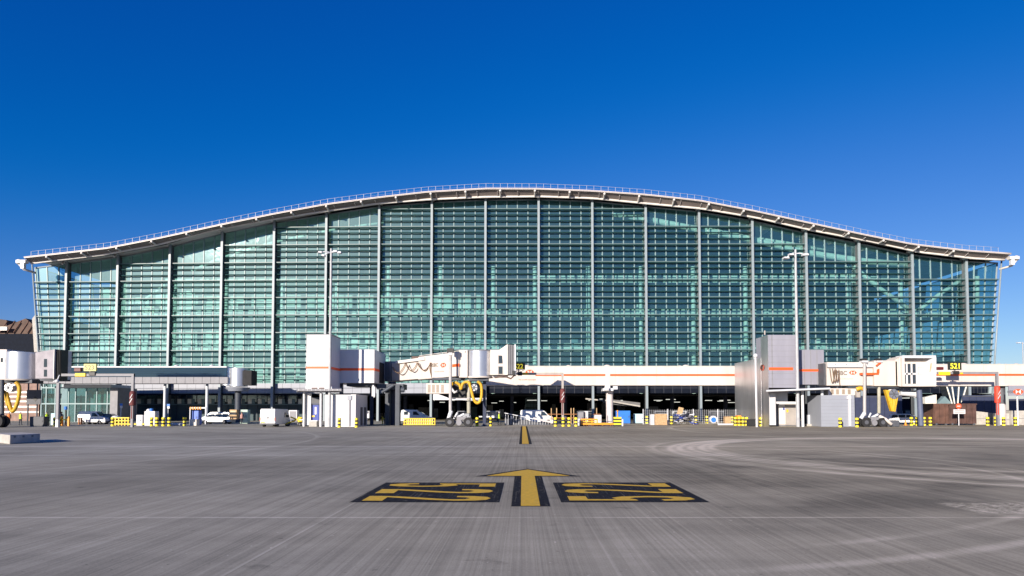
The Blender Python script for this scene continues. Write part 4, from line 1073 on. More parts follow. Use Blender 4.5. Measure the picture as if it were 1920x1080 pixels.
# ---- light masts
def mast(px, Y, pyt, lamps, label, r0=.26, r1=.15):
    r0 *= .62; r1 *= .62; lamps = [(a*.92, b, c*.8, d) for a, b, c, d in lamps]
    x = XP(px, 600, Y); t = thing('light_mast', (x, Y, 0), label, 'light mast', 'floodlight masts')
    zt = ZP(pyt, Y); m = MB(); m.cyl((x, Y, 0), (x, Y, zt), r0, mastm, r1, n=12); m.build('pole', t)
    for (lx, lz, w_, sl_) in lamps:
        s = Vector((x, Y, zt-.5)); e = Vector((x+lx, Y-.5, zt-.5+lz))
        m = MB(); m.tube([s, lerp(s, e, .5)+Vector((0, 0, .12)), e], .07, steel, 6); ar = m.build('arm', t)
        m = MB(); sg = 1 if lx > 0 else -1
        m.hexa([e+Vector((-w_/2, -.35, -.12-sg*sl_)), e+Vector((w_/2, -.35, -.12+sg*sl_*-1+sg*sl_)), e+Vector((w_/2, .3, -.12)), e+Vector((-w_/2, .3, -.12)),
                e+Vector((-w_/2+.05, -.3, .1)), e+Vector((w_/2-.05, -.3, .1)), e+Vector((w_/2-.05, .3, .14)), e+Vector((-w_/2+.05, .3, .14))], panelwhite)
        m.build('floodlight', ar)
    return t
mast(619.5, 83.3, 466, [(-1.25, -.1, .6, .05), (-.85, -.5, .5, .05), (.75, .02, .6, .05), (1.3, -.12, .55, .05)], 'tall white floodlight mast rising in front of the left stair tower', .30, .2)
mast(1493.5, 83.3, 468, [(-1.5, -.65, .8, .05), (-.85, -.25, .7, .05), (1.05, -.25, .9, .05)], 'tall white floodlight mast rising in front of the grey stair tower', .34, .22)
mast(1916, 185, 641, [(-1.6, .2, 1.2, .05), (1.4, .3, 1.2, .05)], 'distant thin light mast behind the walkway at the right edge', .25, .18)

# ---- stand number signs on bent posts
def gantry(px, pyb, pyt, pxl, Y, cover, label, sign_txt, sgn_rect, panel, textc, extras, cov=(732, 770), colr=steel):
    x = XP(px, 780, Y); t = thing('stand_sign', (x, Y, 0), label, 'sign', 'stand number signs')
    z = ZP(pyt, Y); xl_ = XP(pxl, pyt, Y)
    m = MB(); m.box(x-.14, x+.14, Y-.14, Y+.14, 0, z, colr); m.box(xl_, x+.14, Y-.12, Y+.12, z-.28, z+.02, colr); m.build('bent_post', t)
    m = MB(); z0, z1 = ZP(cov[1], Y), ZP(cov[0], Y); m.cyl((x, Y, z0), (x, Y, z1), .36, cover, n=10)
    m.sphere((x, Y, z1), .36, cover, half=True, sz=1.0); m.cyl((x, Y, z0-1.6), (x, Y, z0), .17, cover, n=8)
    cv = m.build('stop_cover', t)
    m = MB(); zz = (z0+z1)/2; m.beam((x-.18, Y-.37, zz-.5), (x+.16, Y-.37, zz+.05), .03, .16, panelwhite); m.beam((x-.12, Y-.37, zz+.05), (x+.16, Y-.37, zz+.55), .03, .14, panelwhite); m.build('white_mark', cv)
    a, b, c, e = sgn_rect; m = MB(); m.pbox(a, b, c, e, Y-.1, .25, panel); m.pbox((a+c)/2-1, e-.2, (a+c)/2+1, pyt+1, Y, .15, colr); sb = m.build('number_board', t)
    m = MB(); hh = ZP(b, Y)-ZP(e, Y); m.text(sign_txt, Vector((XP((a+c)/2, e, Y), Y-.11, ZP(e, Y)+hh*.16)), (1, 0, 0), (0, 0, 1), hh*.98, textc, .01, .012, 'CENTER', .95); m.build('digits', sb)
    for (nm, (a, b, c, e), mat) in extras:
        m = MB(); m.pbox(a, b, c, e, Y-.25, .4, mat); m.build(nm, t, .03)
    return t
dsign = M('sign_black', (.02, .025, .02), .5); ytext = M('sign_yellow', (.95, .85, .05), .5, var=.03, emis=((1.0, .85, .05), .35)); dred = M('dark_red_panel', (.10, .01, .01), .5)  # yellow digits carry an added glow, lifting them out of shade
gtext = M('sign_grey', (.10, .11, .09), .5); yback = M('sign_yellow_board', (.88, .74, .18), .5, var=.03)
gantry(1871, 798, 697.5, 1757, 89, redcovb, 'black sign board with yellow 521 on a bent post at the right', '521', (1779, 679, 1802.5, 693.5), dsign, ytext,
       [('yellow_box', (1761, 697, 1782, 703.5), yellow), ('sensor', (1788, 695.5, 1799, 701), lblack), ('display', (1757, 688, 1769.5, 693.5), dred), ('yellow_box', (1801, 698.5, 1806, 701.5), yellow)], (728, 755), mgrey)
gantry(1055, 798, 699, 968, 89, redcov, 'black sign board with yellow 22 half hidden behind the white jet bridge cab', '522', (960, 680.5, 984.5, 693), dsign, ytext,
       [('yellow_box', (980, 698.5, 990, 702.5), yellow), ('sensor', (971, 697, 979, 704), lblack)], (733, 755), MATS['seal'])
gantry(248, 798, 701, 116, 82, redcov, 'yellow sign board reading 523 on a bent post at the left', '523', (157, 682.5, 180, 695.5), yback, gtext,
       [('yellow_box', (140, 699.5, 160, 706), yellow), ('sensor', (166, 697.5, 178, 704), lblack), ('display', (138.5, 690, 151, 696.5), dred)], (738, 760), mgrey)
# grey post with a round lamp, left of the 523 sign
t = thing('lamp_post', (XP(106, 797, 82), 82, 0), 'thick grey post with white lamp at its top, by the left jet bridge', 'post')
m = MB(); m.box(XP(104, 780, 82), XP(109, 780, 82), 82, 82.3, .9, ZP(718, 82), mgrey); m.box(XP(104, 790, 82), XP(109, 790, 82), 81.98, 82.32, 0, .9, panelwhite); m.build('pole', t)
m = MB(); m.sphere((XP(107, 714, 82), 82, ZP(714.5, 82)), .22, panelwhite); m.build('lamp', t)

# grey notice board on two legs
t = thing('notice_board', (XP(62, 795, 90), 90, 0), 'dark grey board with an arrow mark on two legs behind the left jet bridge', 'sign')
m = MB(); m.pbox(49.5, 731, 77, 758, 90, .12, dgrey); m.build('board', t)
m = MB(); c = W(66, 748, 89.98); m.prism([c+Vector((-.3, 0, 0)), c+Vector((0, 0, -.35)), c+Vector((.3, 0, 0)), c+Vector((0, 0, .35))], (0, -.01, 0), lblack); m.build('mark', t)
for px in (52, 69): m = MB(); m.cyl((XP(px, 780, 90.2), 90.2, 0), (XP(px, 780, 90.2), 90.2, ZP(714, 90)), .09, steeld); m.build('leg', t)

# ================================================================= CONCRETE BLOCKS
blk = MB(); y0, y1 = GY(833), GY(833)+3.2
a = G(0, 833); b = G(75, 830.5)
ang = R(-9)
t = thing('concrete_block', G(22, 833), 'low concrete block lying alone on the apron at the left edge', 'concrete block')
m = MB(); c = G(18, 833); cs = Vector((math.cos(R(4)), math.sin(R(4)), 0)); cb_ = Vector((-math.sin(R(40)), math.cos(R(40)), 0))
k0 = c; k1 = G(75, 829.5); k3 = G(-14, 829); k2 = k1+(k3-k0); hz = Vector((0, 0, .56))
m.hexa([k0, k1, k2, k3, k0+hz, k1+hz, k2+hz, k3+hz], conc); m.build('block', t, .03)
m = MB(); dd = (k1-k0).normalized(); nn = Vector((dd.y, -dd.x, 0))
for u in (.12, .40, .70): 
    p = k0+(k1-k0)*u+Vector((0, 0, .38)); m.prism([p+nn*.005, p+dd*.16+nn*.005, p+dd*.16+nn*.005+Vector((0, 0, .12)), p+nn*.005+Vector((0, 0, .12))], nn*.004, concd)
m.build('lifting_slots', t)
for i, (pa, pb, pt, pyb, Y, sl_, lab) in enumerate(((1831, 1872, 771, 794, 96, 6, 'pale concrete barrier wall right of the brown skips'), (1872, 1896, 775, 796, 94, 0, 'concrete plinth block under the thick column at the right'),
                                        (1897, 1990, 770, 796, 93.5, 0, 'concrete barrier wall cut by the right edge'))):
    t = thing('concrete_barrier', (XP((pa+pb)/2, 796, Y), Y, 0), lab, 'concrete barrier', 'concrete barriers at the right')
    m = MB(); a, b = XP(pa, 790, Y), XP(pb, 790, Y); z = ZP(pt, Y)
    m.prism([(a, Y, 0), (b, Y, 0), (b, Y, z-(.35 if sl_ else 0)), (a, Y, z)], (0, 1.1, 0), conc); m.build('block', t)
    m = MB(); m.box(a+.05, b-.05, Y-.03, Y, z*.45, z*.45+.05, concd); m.build('joint', t)

# ================================================================= BOLLARDS
by = M('bollard_yellow', (.85, .70, .03), .5, var=.06)
def make_bollard(r=.2, h=1.08):
    t = thing('bollard', (0, 0, 0), 'x', 'bollard')
    m = MB(); n = 5
    for k in range(n): m.cyl((0, 0, h*k/n), (0, 0, h*(k+1)/n), r, by if k % 2 == 0 else lblack, n=12, caps=(k == 0))
    m.build('striped_post', t)
    m = MB(); m.cyl((0, 0, h), (0, 0, h+.04), r, by, r*.8, n=12); m.build('cap', t)
    return t
BOL = [(87, 798, 'beside the dark box at the far left'), (103, 799, 'left of the thick grey post'), (111, 799, 'right of the thick grey post'),
       (211, 799, 'at the left end of the yellow cage'), (284, 799, 'right of the white cabinets'),
       (294, 799, 'first of the three by the white cabinets'), (306, 799, 'middle of the three by the white cabinets'), (317, 799, 'last of the three by the white cabinets'), (346, 798.5, 'standing alone left of the small concrete block'),
       (561, 797, 'left of the white tower wall beside the generator'), (567, 798, 'leaning close to the generator right of its twin'),
       (636, 801.5, 'in front of the middle of the white shed'), (668, 801.5, 'at the right corner of the white shed'),
       (894.5, 799, 'left one of the pair beside the jet bridge wheels'), (919.5, 799, 'right one of the pair beside the jet bridge wheels'),
       (1041.5, 799.5, 'first of the four left of the orange dolly'), (1056, 799.5, 'at the foot of the brownish covered post'), (1067, 799.5, 'third of the four left of the orange dolly'), (1080, 799.5, 'fourth of the four, nearest the orange dolly'),
       (1213, 794, 'standing right of the pale blue tank'), (1259, 795, 'left of the pile of steel inside the fence'), (1305, 794, 'left one of the pair by the blue cable drum'), (1325.5, 794, 'right one of the pair, touching the blue cable drum'),
       (1373, 795.5, 'small one behind the crowded row by the metal wall'), (1379, 798, 'first in the crowded row by the metal wall'), (1386, 798, 'second in the crowded row by the metal wall'), (1393, 798, 'third in the crowded row by the metal wall'), (1400, 798, 'fourth in the crowded row by the metal wall'),
       (1406, 796, 'behind the black crate on its left side'), (1413, 796, 'behind the middle of the black crate'), (1420, 796, 'behind the black crate on its right side'), (1427, 799, 'right of the black crate by the metal wall'),
       (1575.5, 801, 'in front of the grey shed'), (1607, 801, 'at the right corner of the grey shed'),
       (1709, 798, 'first of the three before the white car at right'), (1714, 796, 'middle one of the three before the white car at right'), (1720, 798, 'last of the three before the white car at right'),
       (1733, 798, 'just right of the slanting slate post'), (1744.5, 798, 'left of the brown skips'), (1798, 794, 'in front of the brown skips below the no entry sign'),
       (1852, 798, 'left of the bright red covered post'), (1867, 798, 'at the left foot of the bright red covered post'), (1876, 796, 'behind the bright red covered post'), (1882, 798, 'right of the bright red covered post'), (1904, 798, 'rightmost one before the concrete barrier')]
proto = None
for px, py, lab in BOL:
    o = make_bollard() if proto is None else copy_tree(proto)
    if proto is None: proto = o
    o.location = G(px, py); o['label'] = 'yellow and black banded bollard '+lab; o['group'] = 'yellow and black bollards along the stand line'
o = thing('bollard', G(641.5, 800), 'plain grey bollard in front of the white shed', 'bollard')
m = MB(); p = G(641.5, 800); m.cyl(p, p+Vector((0, 0, .95)), .13, mgrey, n=12); m.sphere(p+Vector((0, 0, .95)), .13, mgrey, half=True); m.build('post', o)

# striped board, orange dolly and friends, centre
t = thing('barrier_board', G(1157, 799.5), 'square yellow and black striped board right of the orange dolly', 'barrier')
m = MB(); Y = G(1157, 799.5).y
for k in range(6): m.pbox(1151, 782+k*2.9, 1165, 784.95+k*2.9, Y, .5, by if k % 2 == 0 else lblack)
m.build('striped_board', t); m = MB(); m.pbox(1165.2, 786, 1168.5, 799, Y+.1, .3, panelwhite); m.build('end_post', t)
t = thing('cargo_dolly', G(1115, 799), 'orange framed dolly with rails left of the striped board', 'dolly')
Y = GY(799); m = MB(); m.pbox(1089, 793, 1150, 796.5, Y, 1.4, orange); m.pbox(1089, 785, 1120, 788, Y, .12, orange)
for px in (1089, 1099, 1109, 1119): m.pbox(px, 785, px+1.8, 797, Y-.02, .14, orange)
m.pbox(1089, 790, 1118, 791.2, Y-.03, .1, yellow); m.build('frame', t)
for px in (1094, 1112, 1130, 1145): m = MB(); wheel(m, (XP(px, 797, Y), Y+.2, .16), .16, .12, rim=orange); m.build('wheel', t)
def cabinet(name, label, rect, mat, doorm, Y=None, group=None, dep=1.0):
    Y = Y or GY(rect[3]); t = thing(name, (XP((rect[0]+rect[2])/2, rect[3], Y), Y, 0), label, 'cabinet' if name != 'container' else 'container', group)
    z1 = ZP(rect[1], Y); a, b = XP(rect[0], rect[3], Y), XP(rect[2], rect[3], Y)
    m = MB(); m.box(a, b, Y, Y+dep, .06, z1, mat); m.build('body', t, .03)
    m = MB(); m.box(a+.05, b-.05, Y+.05, Y+dep-.05, 0, .06, dgrey); m.build('plinth', t)
    m = MB(); m.box(a+.08, b-.08, Y-.02, Y, .2, z1-.12, doorm); dr = m.build('door', t); m = MB(); m.box(b-.25, b-.18, Y-.06, Y-.02, z1*.45, z1*.6, dgrey); m.build('handle', dr)
    return t
cabinet('cabinet', 'slate grey cabinet behind the orange dolly', (1083, 771, 1095, 797), dgrey, mgrey, 88)
cabinet('cabinet', 'tall white cabinet behind the orange dolly', (1096, 771, 1103, 797), panelwhite, white, 88.5)
cabinet('cabinet', 'wide white cabinet left of the pinkish column', (1115, 778, 1128, 797), panelwhite, white, 89)
cabinet('cabinet', 'small white cabinet left of the orange dolly', (1083.5, 785, 1088, 799), panelwhite, white)
cabinet('container', 'bright blue plastic container right of the pinkish column', (1155, 770, 1182, 794.5), blue, blue, None, None, 1.6)
cabinet('container', 'pale blue tank beside the wire fence', (1189.5, 776, 1207, 794), pblue, pblue)
cabinet('cabinet', 'narrow white cabinet left of the white fuel cabinets', (255, 778, 267, 799), panelwhite, M('door_pale', (.6, .6, .62)))
cabinet('cabinet', 'wide white cabinet topped by a blue canister', (270, 771, 290, 799), panelwhite, M('door_pale', (.6, .6, .62)))
m = MB(); p = W(284, 771, GY(799)+.4); m.cyl(p, p+Vector((0, 0, .35)), .2, blue); m.sphere(p+Vector((-.35, 0, .02)), .3, steel, half=True)
single(m, 'canister', 'blue canister and steel dome standing on the wide white cabinet', 'canister', p)
t = thing('yellow_cage', G(225, 799), 'yellow equipment cage and drawbar left of the white cabinets', 'cage')
Y = GY(799); m = MB()
for px in (215, 221, 227, 233, 239): m.pbox(px, 783, px+2, 798, Y, .15, yellow)
for py in (782.5, 788, 794): m.pbox(214, py, 242, py+1.8, Y-.02, .8, yellow)
m.pbox(240, 794, 272, 796.5, Y, .3, yellow); m.pbox(216, 785, 240, 797, Y+.3, .3, dgrey); m.build('frame', t)
m = MB(); m.sphere(W(217, 783, Y+.6), .5, steel, half=True, sz=.5); m.build('steel_lid', t)
t = thing('concrete_block', G(361, 798), 'small pale concrete block beside the lone bollard at left', 'concrete block')
m = MB(); m.pbox(355, 786, 368.5, 798.3, GY(798.3), .9, M('pale_block', (.62, .58, .52), .9)); m.build('block', t, .03)
cabinet('container', 'bright blue box standing under the hazard striped frame', (360, 770, 372, 786), M('violet_blue', (.12, .2, .6)), MATS['violet_blue'], 94)
t = thing('hazard_frame', G(372, 796), 'goalpost frame with orange striped beam over the blue box', 'frame')
Y = 93.5; m = MB(); m.pbox(355, 764, 357, 797, Y, .15, panelwhite); m.pbox(384, 766, 386, 797, Y, .15, steel); m.pbox(357, 763.5, 386, 766, Y, .15, steel); m.build('posts', t)
m = MB()
for k in range(5): m.pbox(356+k*4.6, 763, 358.4+k*4.6, 768, Y-.05, .08, orange); 
m.build('orange_stripes', t)
# red-black-brown short posts at left
for i, (px, lab) in enumerate(((148, 'left'), (152.5, 'right'))):
    p = G(px, 796); m = MB(); m.cyl(p, p+Vector((0, 0, .85)), .12, M('brown_post', (.30, .12, .04))); m.cyl(p+Vector((0, 0, .85)), p+Vector((0, 0, .95)), .15, MATS['brown_post'])
    single(m, 'short_post', f'short brown post, the {lab} one of two left of the white van', 'post', p, 'short brown posts')
t = thing('orange_gate', G(120, 799), 'orange and yellow gate posts with blue canister at the far left', 'gate')
m = MB(); Y = GY(799); m.pbox(113, 781, 116.5, 799, Y, .25, orange); m.pbox(126, 781, 129.5, 799, Y, .25, orange); m.pbox(116.5, 786, 126, 788, Y, .15, yellow); m.build('posts', t)
m = MB(); m.cyl(W(123.5, 768, Y+.3), W(123.5, 762, Y+.3), .2, blue); m.cyl(W(123.5, 799, Y+.3), W(123.5, 768, Y+.3), .09, lblack); m.build('canister_stand', t)
cabinet('cabinet', 'dark box behind the left jet bridge hose', (55, 781, 82, 797), dgrey, dgrey, 86)
cabinet('cabinet', 'small pale blue box by the thick grey post at left', (95, 775, 103, 788), pblue, pblue, 90)

# white low wall segment (row of white tubes) left
t = thing('pipe_stack', G(332, 797), 'white pipes stacked on the ground right of the bollard row', 'pipes')
for k in range(3):
    m = MB(); a = W(320, 794, 90+.35*k); a.z = .14; b = W(344, 794, 90+.35*k); b.z = .14; m.cyl(a, b, .14, panelwhite); m.build('pipe', t)
# yellow mesh barriers under the jet bridge 522
t = thing('mesh_barrier', G(786, 798), 'low yellow mesh barrier before the white van under the jet bridge', 'barrier')
Y = GY(798); m = MB()
for i in range(15):
    px = 757+i*4.1; m.pbox(px, 784, px+1.6, 797, Y+.02*(i % 2), .1, yellow)
for py in (784, 790, 795.5): m.pbox(756, py, 816, py+1.3, Y-.03, .1, yellow)
m.pbox(762, 785, 812, 796, Y+.15, .04, M('mesh_cream', (.6, .5, .35))); m.build('mesh', t)
t = thing('mesh_barrier', G(725, 797), 'short yellow striped barrier under the dark pivot of the jet bridge', 'barrier')
m = MB(); Y = 94
for k in range(5): m.pbox(716+k*3.4, 781, 717.8+k*3.4, 795, Y, .15, yellow if k % 2 == 0 else lblack)
m.pbox(715, 784, 734, 786, Y-.03, .1, yellow); m.build('mesh', t)
# yellow/steel gear right of the generator
t = thing('tow_bar', G(550, 799), 'yellow and steel tow bar parked right of the white generator', 'tow bar')
Y = 86; m = MB(); m.cyl(W(536, 795, Y), W(566, 783, Y), .1, yellow); m.cyl(W(545, 782, Y), W(566, 790, Y), .09, yellow); m.cyl(W(540, 788, Y), W(570, 787, Y), .07, steel); m.pbox(536, 793, 570, 797, Y, .5, mgrey); m.build('frame', t)
for px in (540, 562): m = MB(); wheel(m, (XP(px, 798, Y), Y, .25), .25, .14); m.build('wheel', t)

# crates, steel pile, cable drum and wire fence under the long bridge
def crate(rect, Y, mat, label, group='wooden crates'):
    t = thing('crate', (XP((rect[0]+rect[2])/2, rect[3], Y), Y, 0), label, 'crate', group)
    a, b = XP(rect[0], rect[3], Y), XP(rect[2], rect[3], Y); z0 = max(0, ZP(rect[3], Y)); z1 = ZP(rect[1], Y); z0 = 0 if z0 < .35 else z0
    m = MB(); m.box(a, b, Y, Y+.9, z0, z1, mat); m.build('box', t, .02)
    m = MB(); m.box(a-.02, b+.02, Y-.03, Y, z0+.05, z0+.15, mat); m.box(a-.02, b+.02, Y-.03, Y, z1-.15, z1-.05, mat); m.build('slat', t)
crate((1229, 776, 1251, 796), 93, wood, 'long raw wood crate beside the steel pile'); crate((1220, 777, 1227, 793), 93.5, panelwhite, 'small white crate left of the raw wood crate')
crate((1360, 781, 1371, 796), 92, wood, 'tan wooden crate left of the crowded bollard row'); crate((1383, 779, 1390, 796), 90, orange, 'orange crate behind the crowded bollard row')
crate((1404, 786, 1420, 799), 85.5, lblack, 'black crate in the crowded bollard row by the metal wall')
t = thing('steel_pile', G(1285, 795), 'tangled pile of scaffold steel inside the wire fence', 'scrap pile')
rr = random.Random(3)
mats_ = [steel, mgrey, dgrey, dblue, conc]
for i in range(34):
    m = MB(); x = rr.uniform(1263, 1300); y = rr.uniform(778, 793); l = rr.uniform(5, 14); Y = 94+rr.uniform(0, 3); a = W(x, y, Y); b = W(x+l, y+rr.uniform(-5, 5), Y+rr.uniform(-1, 1)); a.z = max(.1, a.z); b.z = max(.1, b.z)
    m.cyl(a, b, rr.uniform(.04, .1), mats_[i % 5], n=6); m.build('steel_tube', t)
m = MB(); m.prism([W(1269, 777, 93.5), W(1273, 763, 93.5), W(1282, 765, 93.5), W(1279, 776, 93.5)], (0, .15, 0), wood); m.build('board', t)
t = thing('cable_drum', G(1338, 794), 'blue and white cable drum lying between bollard and crate', 'cable drum')
Y = 92.5; c = W(1338, 786.5, Y); m = MB(); m.cyl(c, c+Vector((0, .6, 0)), .50, panelwhite, n=24); m.build('flange', t); m = MB(); m.cyl(c+Vector((0, -.05, -.05)), c+Vector((0, 0, -.05)), .34, blue, n=20); m.build('hub', t)
t = thing('pipe_stack', G(1358, 796), 'long white pipes lying right of the cable drum', 'pipes')
for k in range(3): m = MB(); a = W(1346, 794, 91+.3*k); a.z = .13; b = W(1374, 794, 91+.3*k); b.z = .13; m.cyl(a, b, .13, panelwhite); m.build('pipe', t)
t = thing('wire_fence', G(1300, 793), 'see through wire mesh fence on thin posts under the long walkway', 'fence')
Y = 97; m = MB(); zt = ZP(767, Y)
for i, px in enumerate((1206, 1252, 1300, 1346, 1380)):
    m = MB(); x = XP(px, 780, Y); m.cyl((x, Y, 0), (x, Y, zt), .06, steel, n=6); m.build('post', t)
m = MB(); xa, xb = XP(1206, 780, Y), XP(1380, 780, Y); x = xa
while x < xb: m.box(x-.008, x+.008, Y-.008, Y+.008, .1, zt-.05, steel); x += .3
for z in [.1+.3*i for i in range(int(zt/.3))]: m.box(xa, xb, Y-.006, Y+.006, z, z+.015, steel)
m.build('wire_mesh', t)
# black debris box row
# ramp and pale parapets inside the undercroft
t = thing('ramp', (XP(1120, 790, 118), 118, 0), 'pale ramp parapet climbing under the terminal behind the walkway', 'ramp')
m = MB()
for (a, b, Y) in (((1075, 733), (1112, 741), 128), ((1098, 749), (1130, 752), 128), ((1135, 752), (1200, 763), 128)):
    m.beam(W(a[0], a[1], Y), W(b[0], b[1], Y), .3, .25, conc)
m.beam(W(1130, 756, 129), W(1200, 764, 129), .3, .9, concd); m.build('parapet', t)
t = thing('ramp', (XP(830, 790, 118), 118, 0), 'white sloping ramp side seen below the jet bridge of stand 22', 'ramp')
m = MB(); Y = 119; m.prism([W(812, 739, Y), W(822, 739, Y), W(846, 748, Y), W(908, 752, Y), W(908, 743, Y), W(908, 754, Y), W(845, 754, Y), W(812, 754, Y)][:4]+[W(846, 750, Y), W(812, 750, Y)], (0, .4, 0), panelwhite)
m.beam(W(845, 750.5, Y), W(912, 749, Y), .3, .3, panelwhite); m.build('parapet', t)
t = thing('ramp', (XP(1000, 790, 100), 100, 0), 'low dark ramp with steel rail in front of the white van in the middle', 'ramp')
m = MB(); Y = 92; m.prism([(XP(946, 797, Y), Y, 0), (XP(1036, 797, Y), Y, 0), (XP(975, 797, Y), Y, .75), (XP(946, 797, Y), Y, .85)], (0, 5, 0), dgrey); m.build('slope', t)
m = MB(); m.beam(W(946, 775, Y-.1), W(1000, 786, Y-.1), .08, .1, steel); m.beam(W(1000, 786, Y-.1), W(1037, 794, Y-.1), .08, .25, M('pinkish_column', (.5, .45, .45)))
for px in range(948, 1036, 5): 
    a = W(px, 777+(px-948)*.18, Y-.1); m.cyl((a.x, a.y, .1), a, .03, steel, n=5)
m.build('rail', t)
t = thing('rail_fence', (XP(1078, 790, 97), 97, 0), 'low brown post and rail fence behind the bollards near the covered post', 'fence')
m = MB(); Y = 97
for py in (776, 783): m.pbox(1026, py, 1126, py+1.2, Y, .06, MATS['brown_post'])
m.build('rail', t)
for px in (1033, 1043, 1070, 1075, 1106, 1118): m = MB(); m.pbox(px, 765, px+1.4, 795, Y+.06, .1, wood); m.build('post', t)
def baggage_cart(px, Y, mat, label):
    x = XP(px, 790, Y); t = thing('baggage_cart', (x, Y, 0), label, 'baggage cart', 'baggage carts under the terminal')
    m = MB(); m.box(x-1.2, x+1.2, Y, Y+1.4, .42, .55, dgrey); m.box(x-1.2, x-1.12, Y, Y+1.4, .55, 1.75, mat); m.box(x+1.12, x+1.2, Y, Y+1.4, .55, 1.75, mat); m.box(x-1.25, x+1.25, Y-.05, Y+1.45, 1.75, 1.83, mat); m.box(x-1.12, x+1.12, Y+1.3, Y+1.38, .55, 1.75, mat); m.cyl((x-1.2, Y+.7, .45), (x-2.0, Y+.7, .35), .04, dgrey); m.build('frame', t)
    for sx in (-.8, .8): m = MB(); wheel(m, (x+sx, Y+.1, .22), .22, .14); m.build('wheel', t)
for px, Y, mat, lab in ((1100, 126, steel, 'grey baggage cart under the terminal behind the rail fence'), (1240, 127, shedgrey, 'pale baggage cart under the terminal left above the wood crate'), (1275, 127, steel, 'grey baggage cart under the terminal behind the steel pile'), (1345, 126, shedgrey, 'pale baggage cart under the terminal behind the cable drum'), (925, 127, steel, 'grey baggage cart under the terminal behind the lime vest worker'), (870, 128, shedgrey, 'pale baggage cart under the terminal behind the jet bridge wheels'), (680, 127, steel, 'grey baggage cart under the terminal behind the white shed')):
    baggage_cart(px, Y, mat, lab)
# navy hoardings
for rect, Y, lab in (((1604, 742, 1692, 798), 112, 'dark navy hoarding wall behind the wheels of the right jet bridge'), ((1805, 741, 1872, 780), 112, 'dark navy hoarding wall right of the brown skips'), ((1893, 748, 1990, 780), 112, 'dark navy hoarding wall at the right edge under the walkway')):
    t = thing('hoarding', (XP((rect[0]+rect[2])/2, 790, Y), Y, 0), lab, 'hoarding', 'navy hoardings')
    a, b = XP(rect[0], 780, Y), XP(rect[2], 780, Y); m = MB(); x = a
    while x < b-.1: m.box(x, min(b, x+1.15), Y, Y+.1, 0, ZP(rect[1], Y), M('hoarding_navy', (.035, .045, .09), .6)); x += 1.2
    m.build('panels', t); m = MB(); m.box(a, b, Y-.06, Y, ZP(rect[1], Y)-.25, ZP(rect[1], Y)-.15, dgrey); m.build('rail', t)
t = thing('glazed_link', (XP(1800, 790, 116), 116, 0), 'dark teal glass link with pale frame below the right walkway', 'glass link')
m = MB(); Y = 116; m.prism([W(1775, 724, Y), W(1812, 724, Y), W(1803, 755, Y), W(1786, 760, Y)], (0, 2, 0), GLN); m.build('glass', t)
m = MB()
for a, b in (((1775, 724), (1786, 760)), ((1812, 724), (1803, 755)), ((1785, 724), (1790, 758)), ((1798, 724), (1796, 756))): m.cyl(W(*a, Y-.1), W(*b, Y-.1), .12, slabm, n=6)
m.prism([W(1735, 745, Y), W(1756, 740, Y), W(1756, 757, Y), W(1735, 757, Y)], (0, 1, 0), slabm); m.prism([W(1757, 757, Y), W(1772, 743, Y), W(1785, 757, Y)], (0, 1, 0), intm); m.build('frame', t)
# red-white emblem board at right edge
t = thing('emblem_board', (XP(1910, 790, 90), 90, 0), 'grey board with red and white hexagon emblem at the right edge', 'sign')
m = MB(); m.pbox(1892, 723, 1990, 742, 90, .15, lavender); m.build('board', t); m = MB(); m.pbox(1905, 729.5, 1916, 739.5, 89.97, .03, panelwhite); emblem(m, W(1909, 734.5, 89.96), 1.45); m.text('HSBC', W(1888, 737, 89.95), (1, 0, 0), (0, 0, 1), .5, dgrey, .004); m.build('emblem', t)
m = MB(); m.cyl((XP(1911, 770, 90), 90.3, 0), (XP(1911, 770, 90), 90.3, ZP(742, 90)), .1, steel); m.build('leg', t)
m = MB(); m.cyl((XP(1960, 770, 90), 90.3, 0), (XP(1960, 770, 90), 90.3, ZP(742, 90)), .1, steel); m.build('leg', t)

# skips
def skip(pxa, pxb, pyt, Y, mat, label):
    t = thing('skip', (XP((pxa+pxb)/2, 795, Y), Y, 0), label, 'skip', 'brown skips'); z = ZP(pyt, Y); a, b = XP(pxa, 790, Y), XP(pxb, 790, Y)
    m = MB(); m.box(a, b, Y, Y+2.2, .2, z, mat); m.box(a-.08, b+.08, Y-.08, Y+2.28, z-.14, z+.02, mat)
    x = a+.1
    while x < b: m.box(x, x+.14, Y-.09, Y, .2, z-.14, mat); x += .75
    m.build('body', t)
    for px in (a+.4, b-.4): m = MB(); m.cyl((px, Y-.05, .15), (px, Y+.25, .15), .15, dgrey); m.build('roller', t)
skip(1750, 1779, 757, 92, rust, 'rusty brown skip, the left one behind the no entry sign'); skip(1780, 1831, 757, 92.6, M('dark_rust', (.085, .045, .038), .8, var=.4), 'dark brown long skip, right of the rusty one')
t = thing('no_entry_sign', G(1797, 796), 'round red no entry sign on a pole above a white plate', 'sign')
Y = 90.5; m = MB(); x = XP(1797.5, 780, Y); m.cyl((x, Y, 0), (x, Y, ZP(758, Y)), .06, steel); m.build('pole', t)
m = MB(); c = W(1797.5, 761.5, Y-.1); m.cyl(c, c+Vector((0, .05, 0)), .36, red, n=24); dsc = m.build('disc', t); m = MB(); m.box(c.x-.22, c.x+.22, c.y-.02, c.y, c.z-.06, c.z+.06, panelwhite); m.build('white_bar', dsc)
m = MB(); m.pbox(1788, 767.5, 1810, 776, Y-.12, .05, panelwhite); pl = m.build('plate', t)
m = MB()
for k in range(2): m.pbox(1790.5, 769.3+3*k, 1807.5, 770.6+3*k, Y-.13, .01, M('seal', (.35, .32, .30)))
m.build('faded_lines', pl)
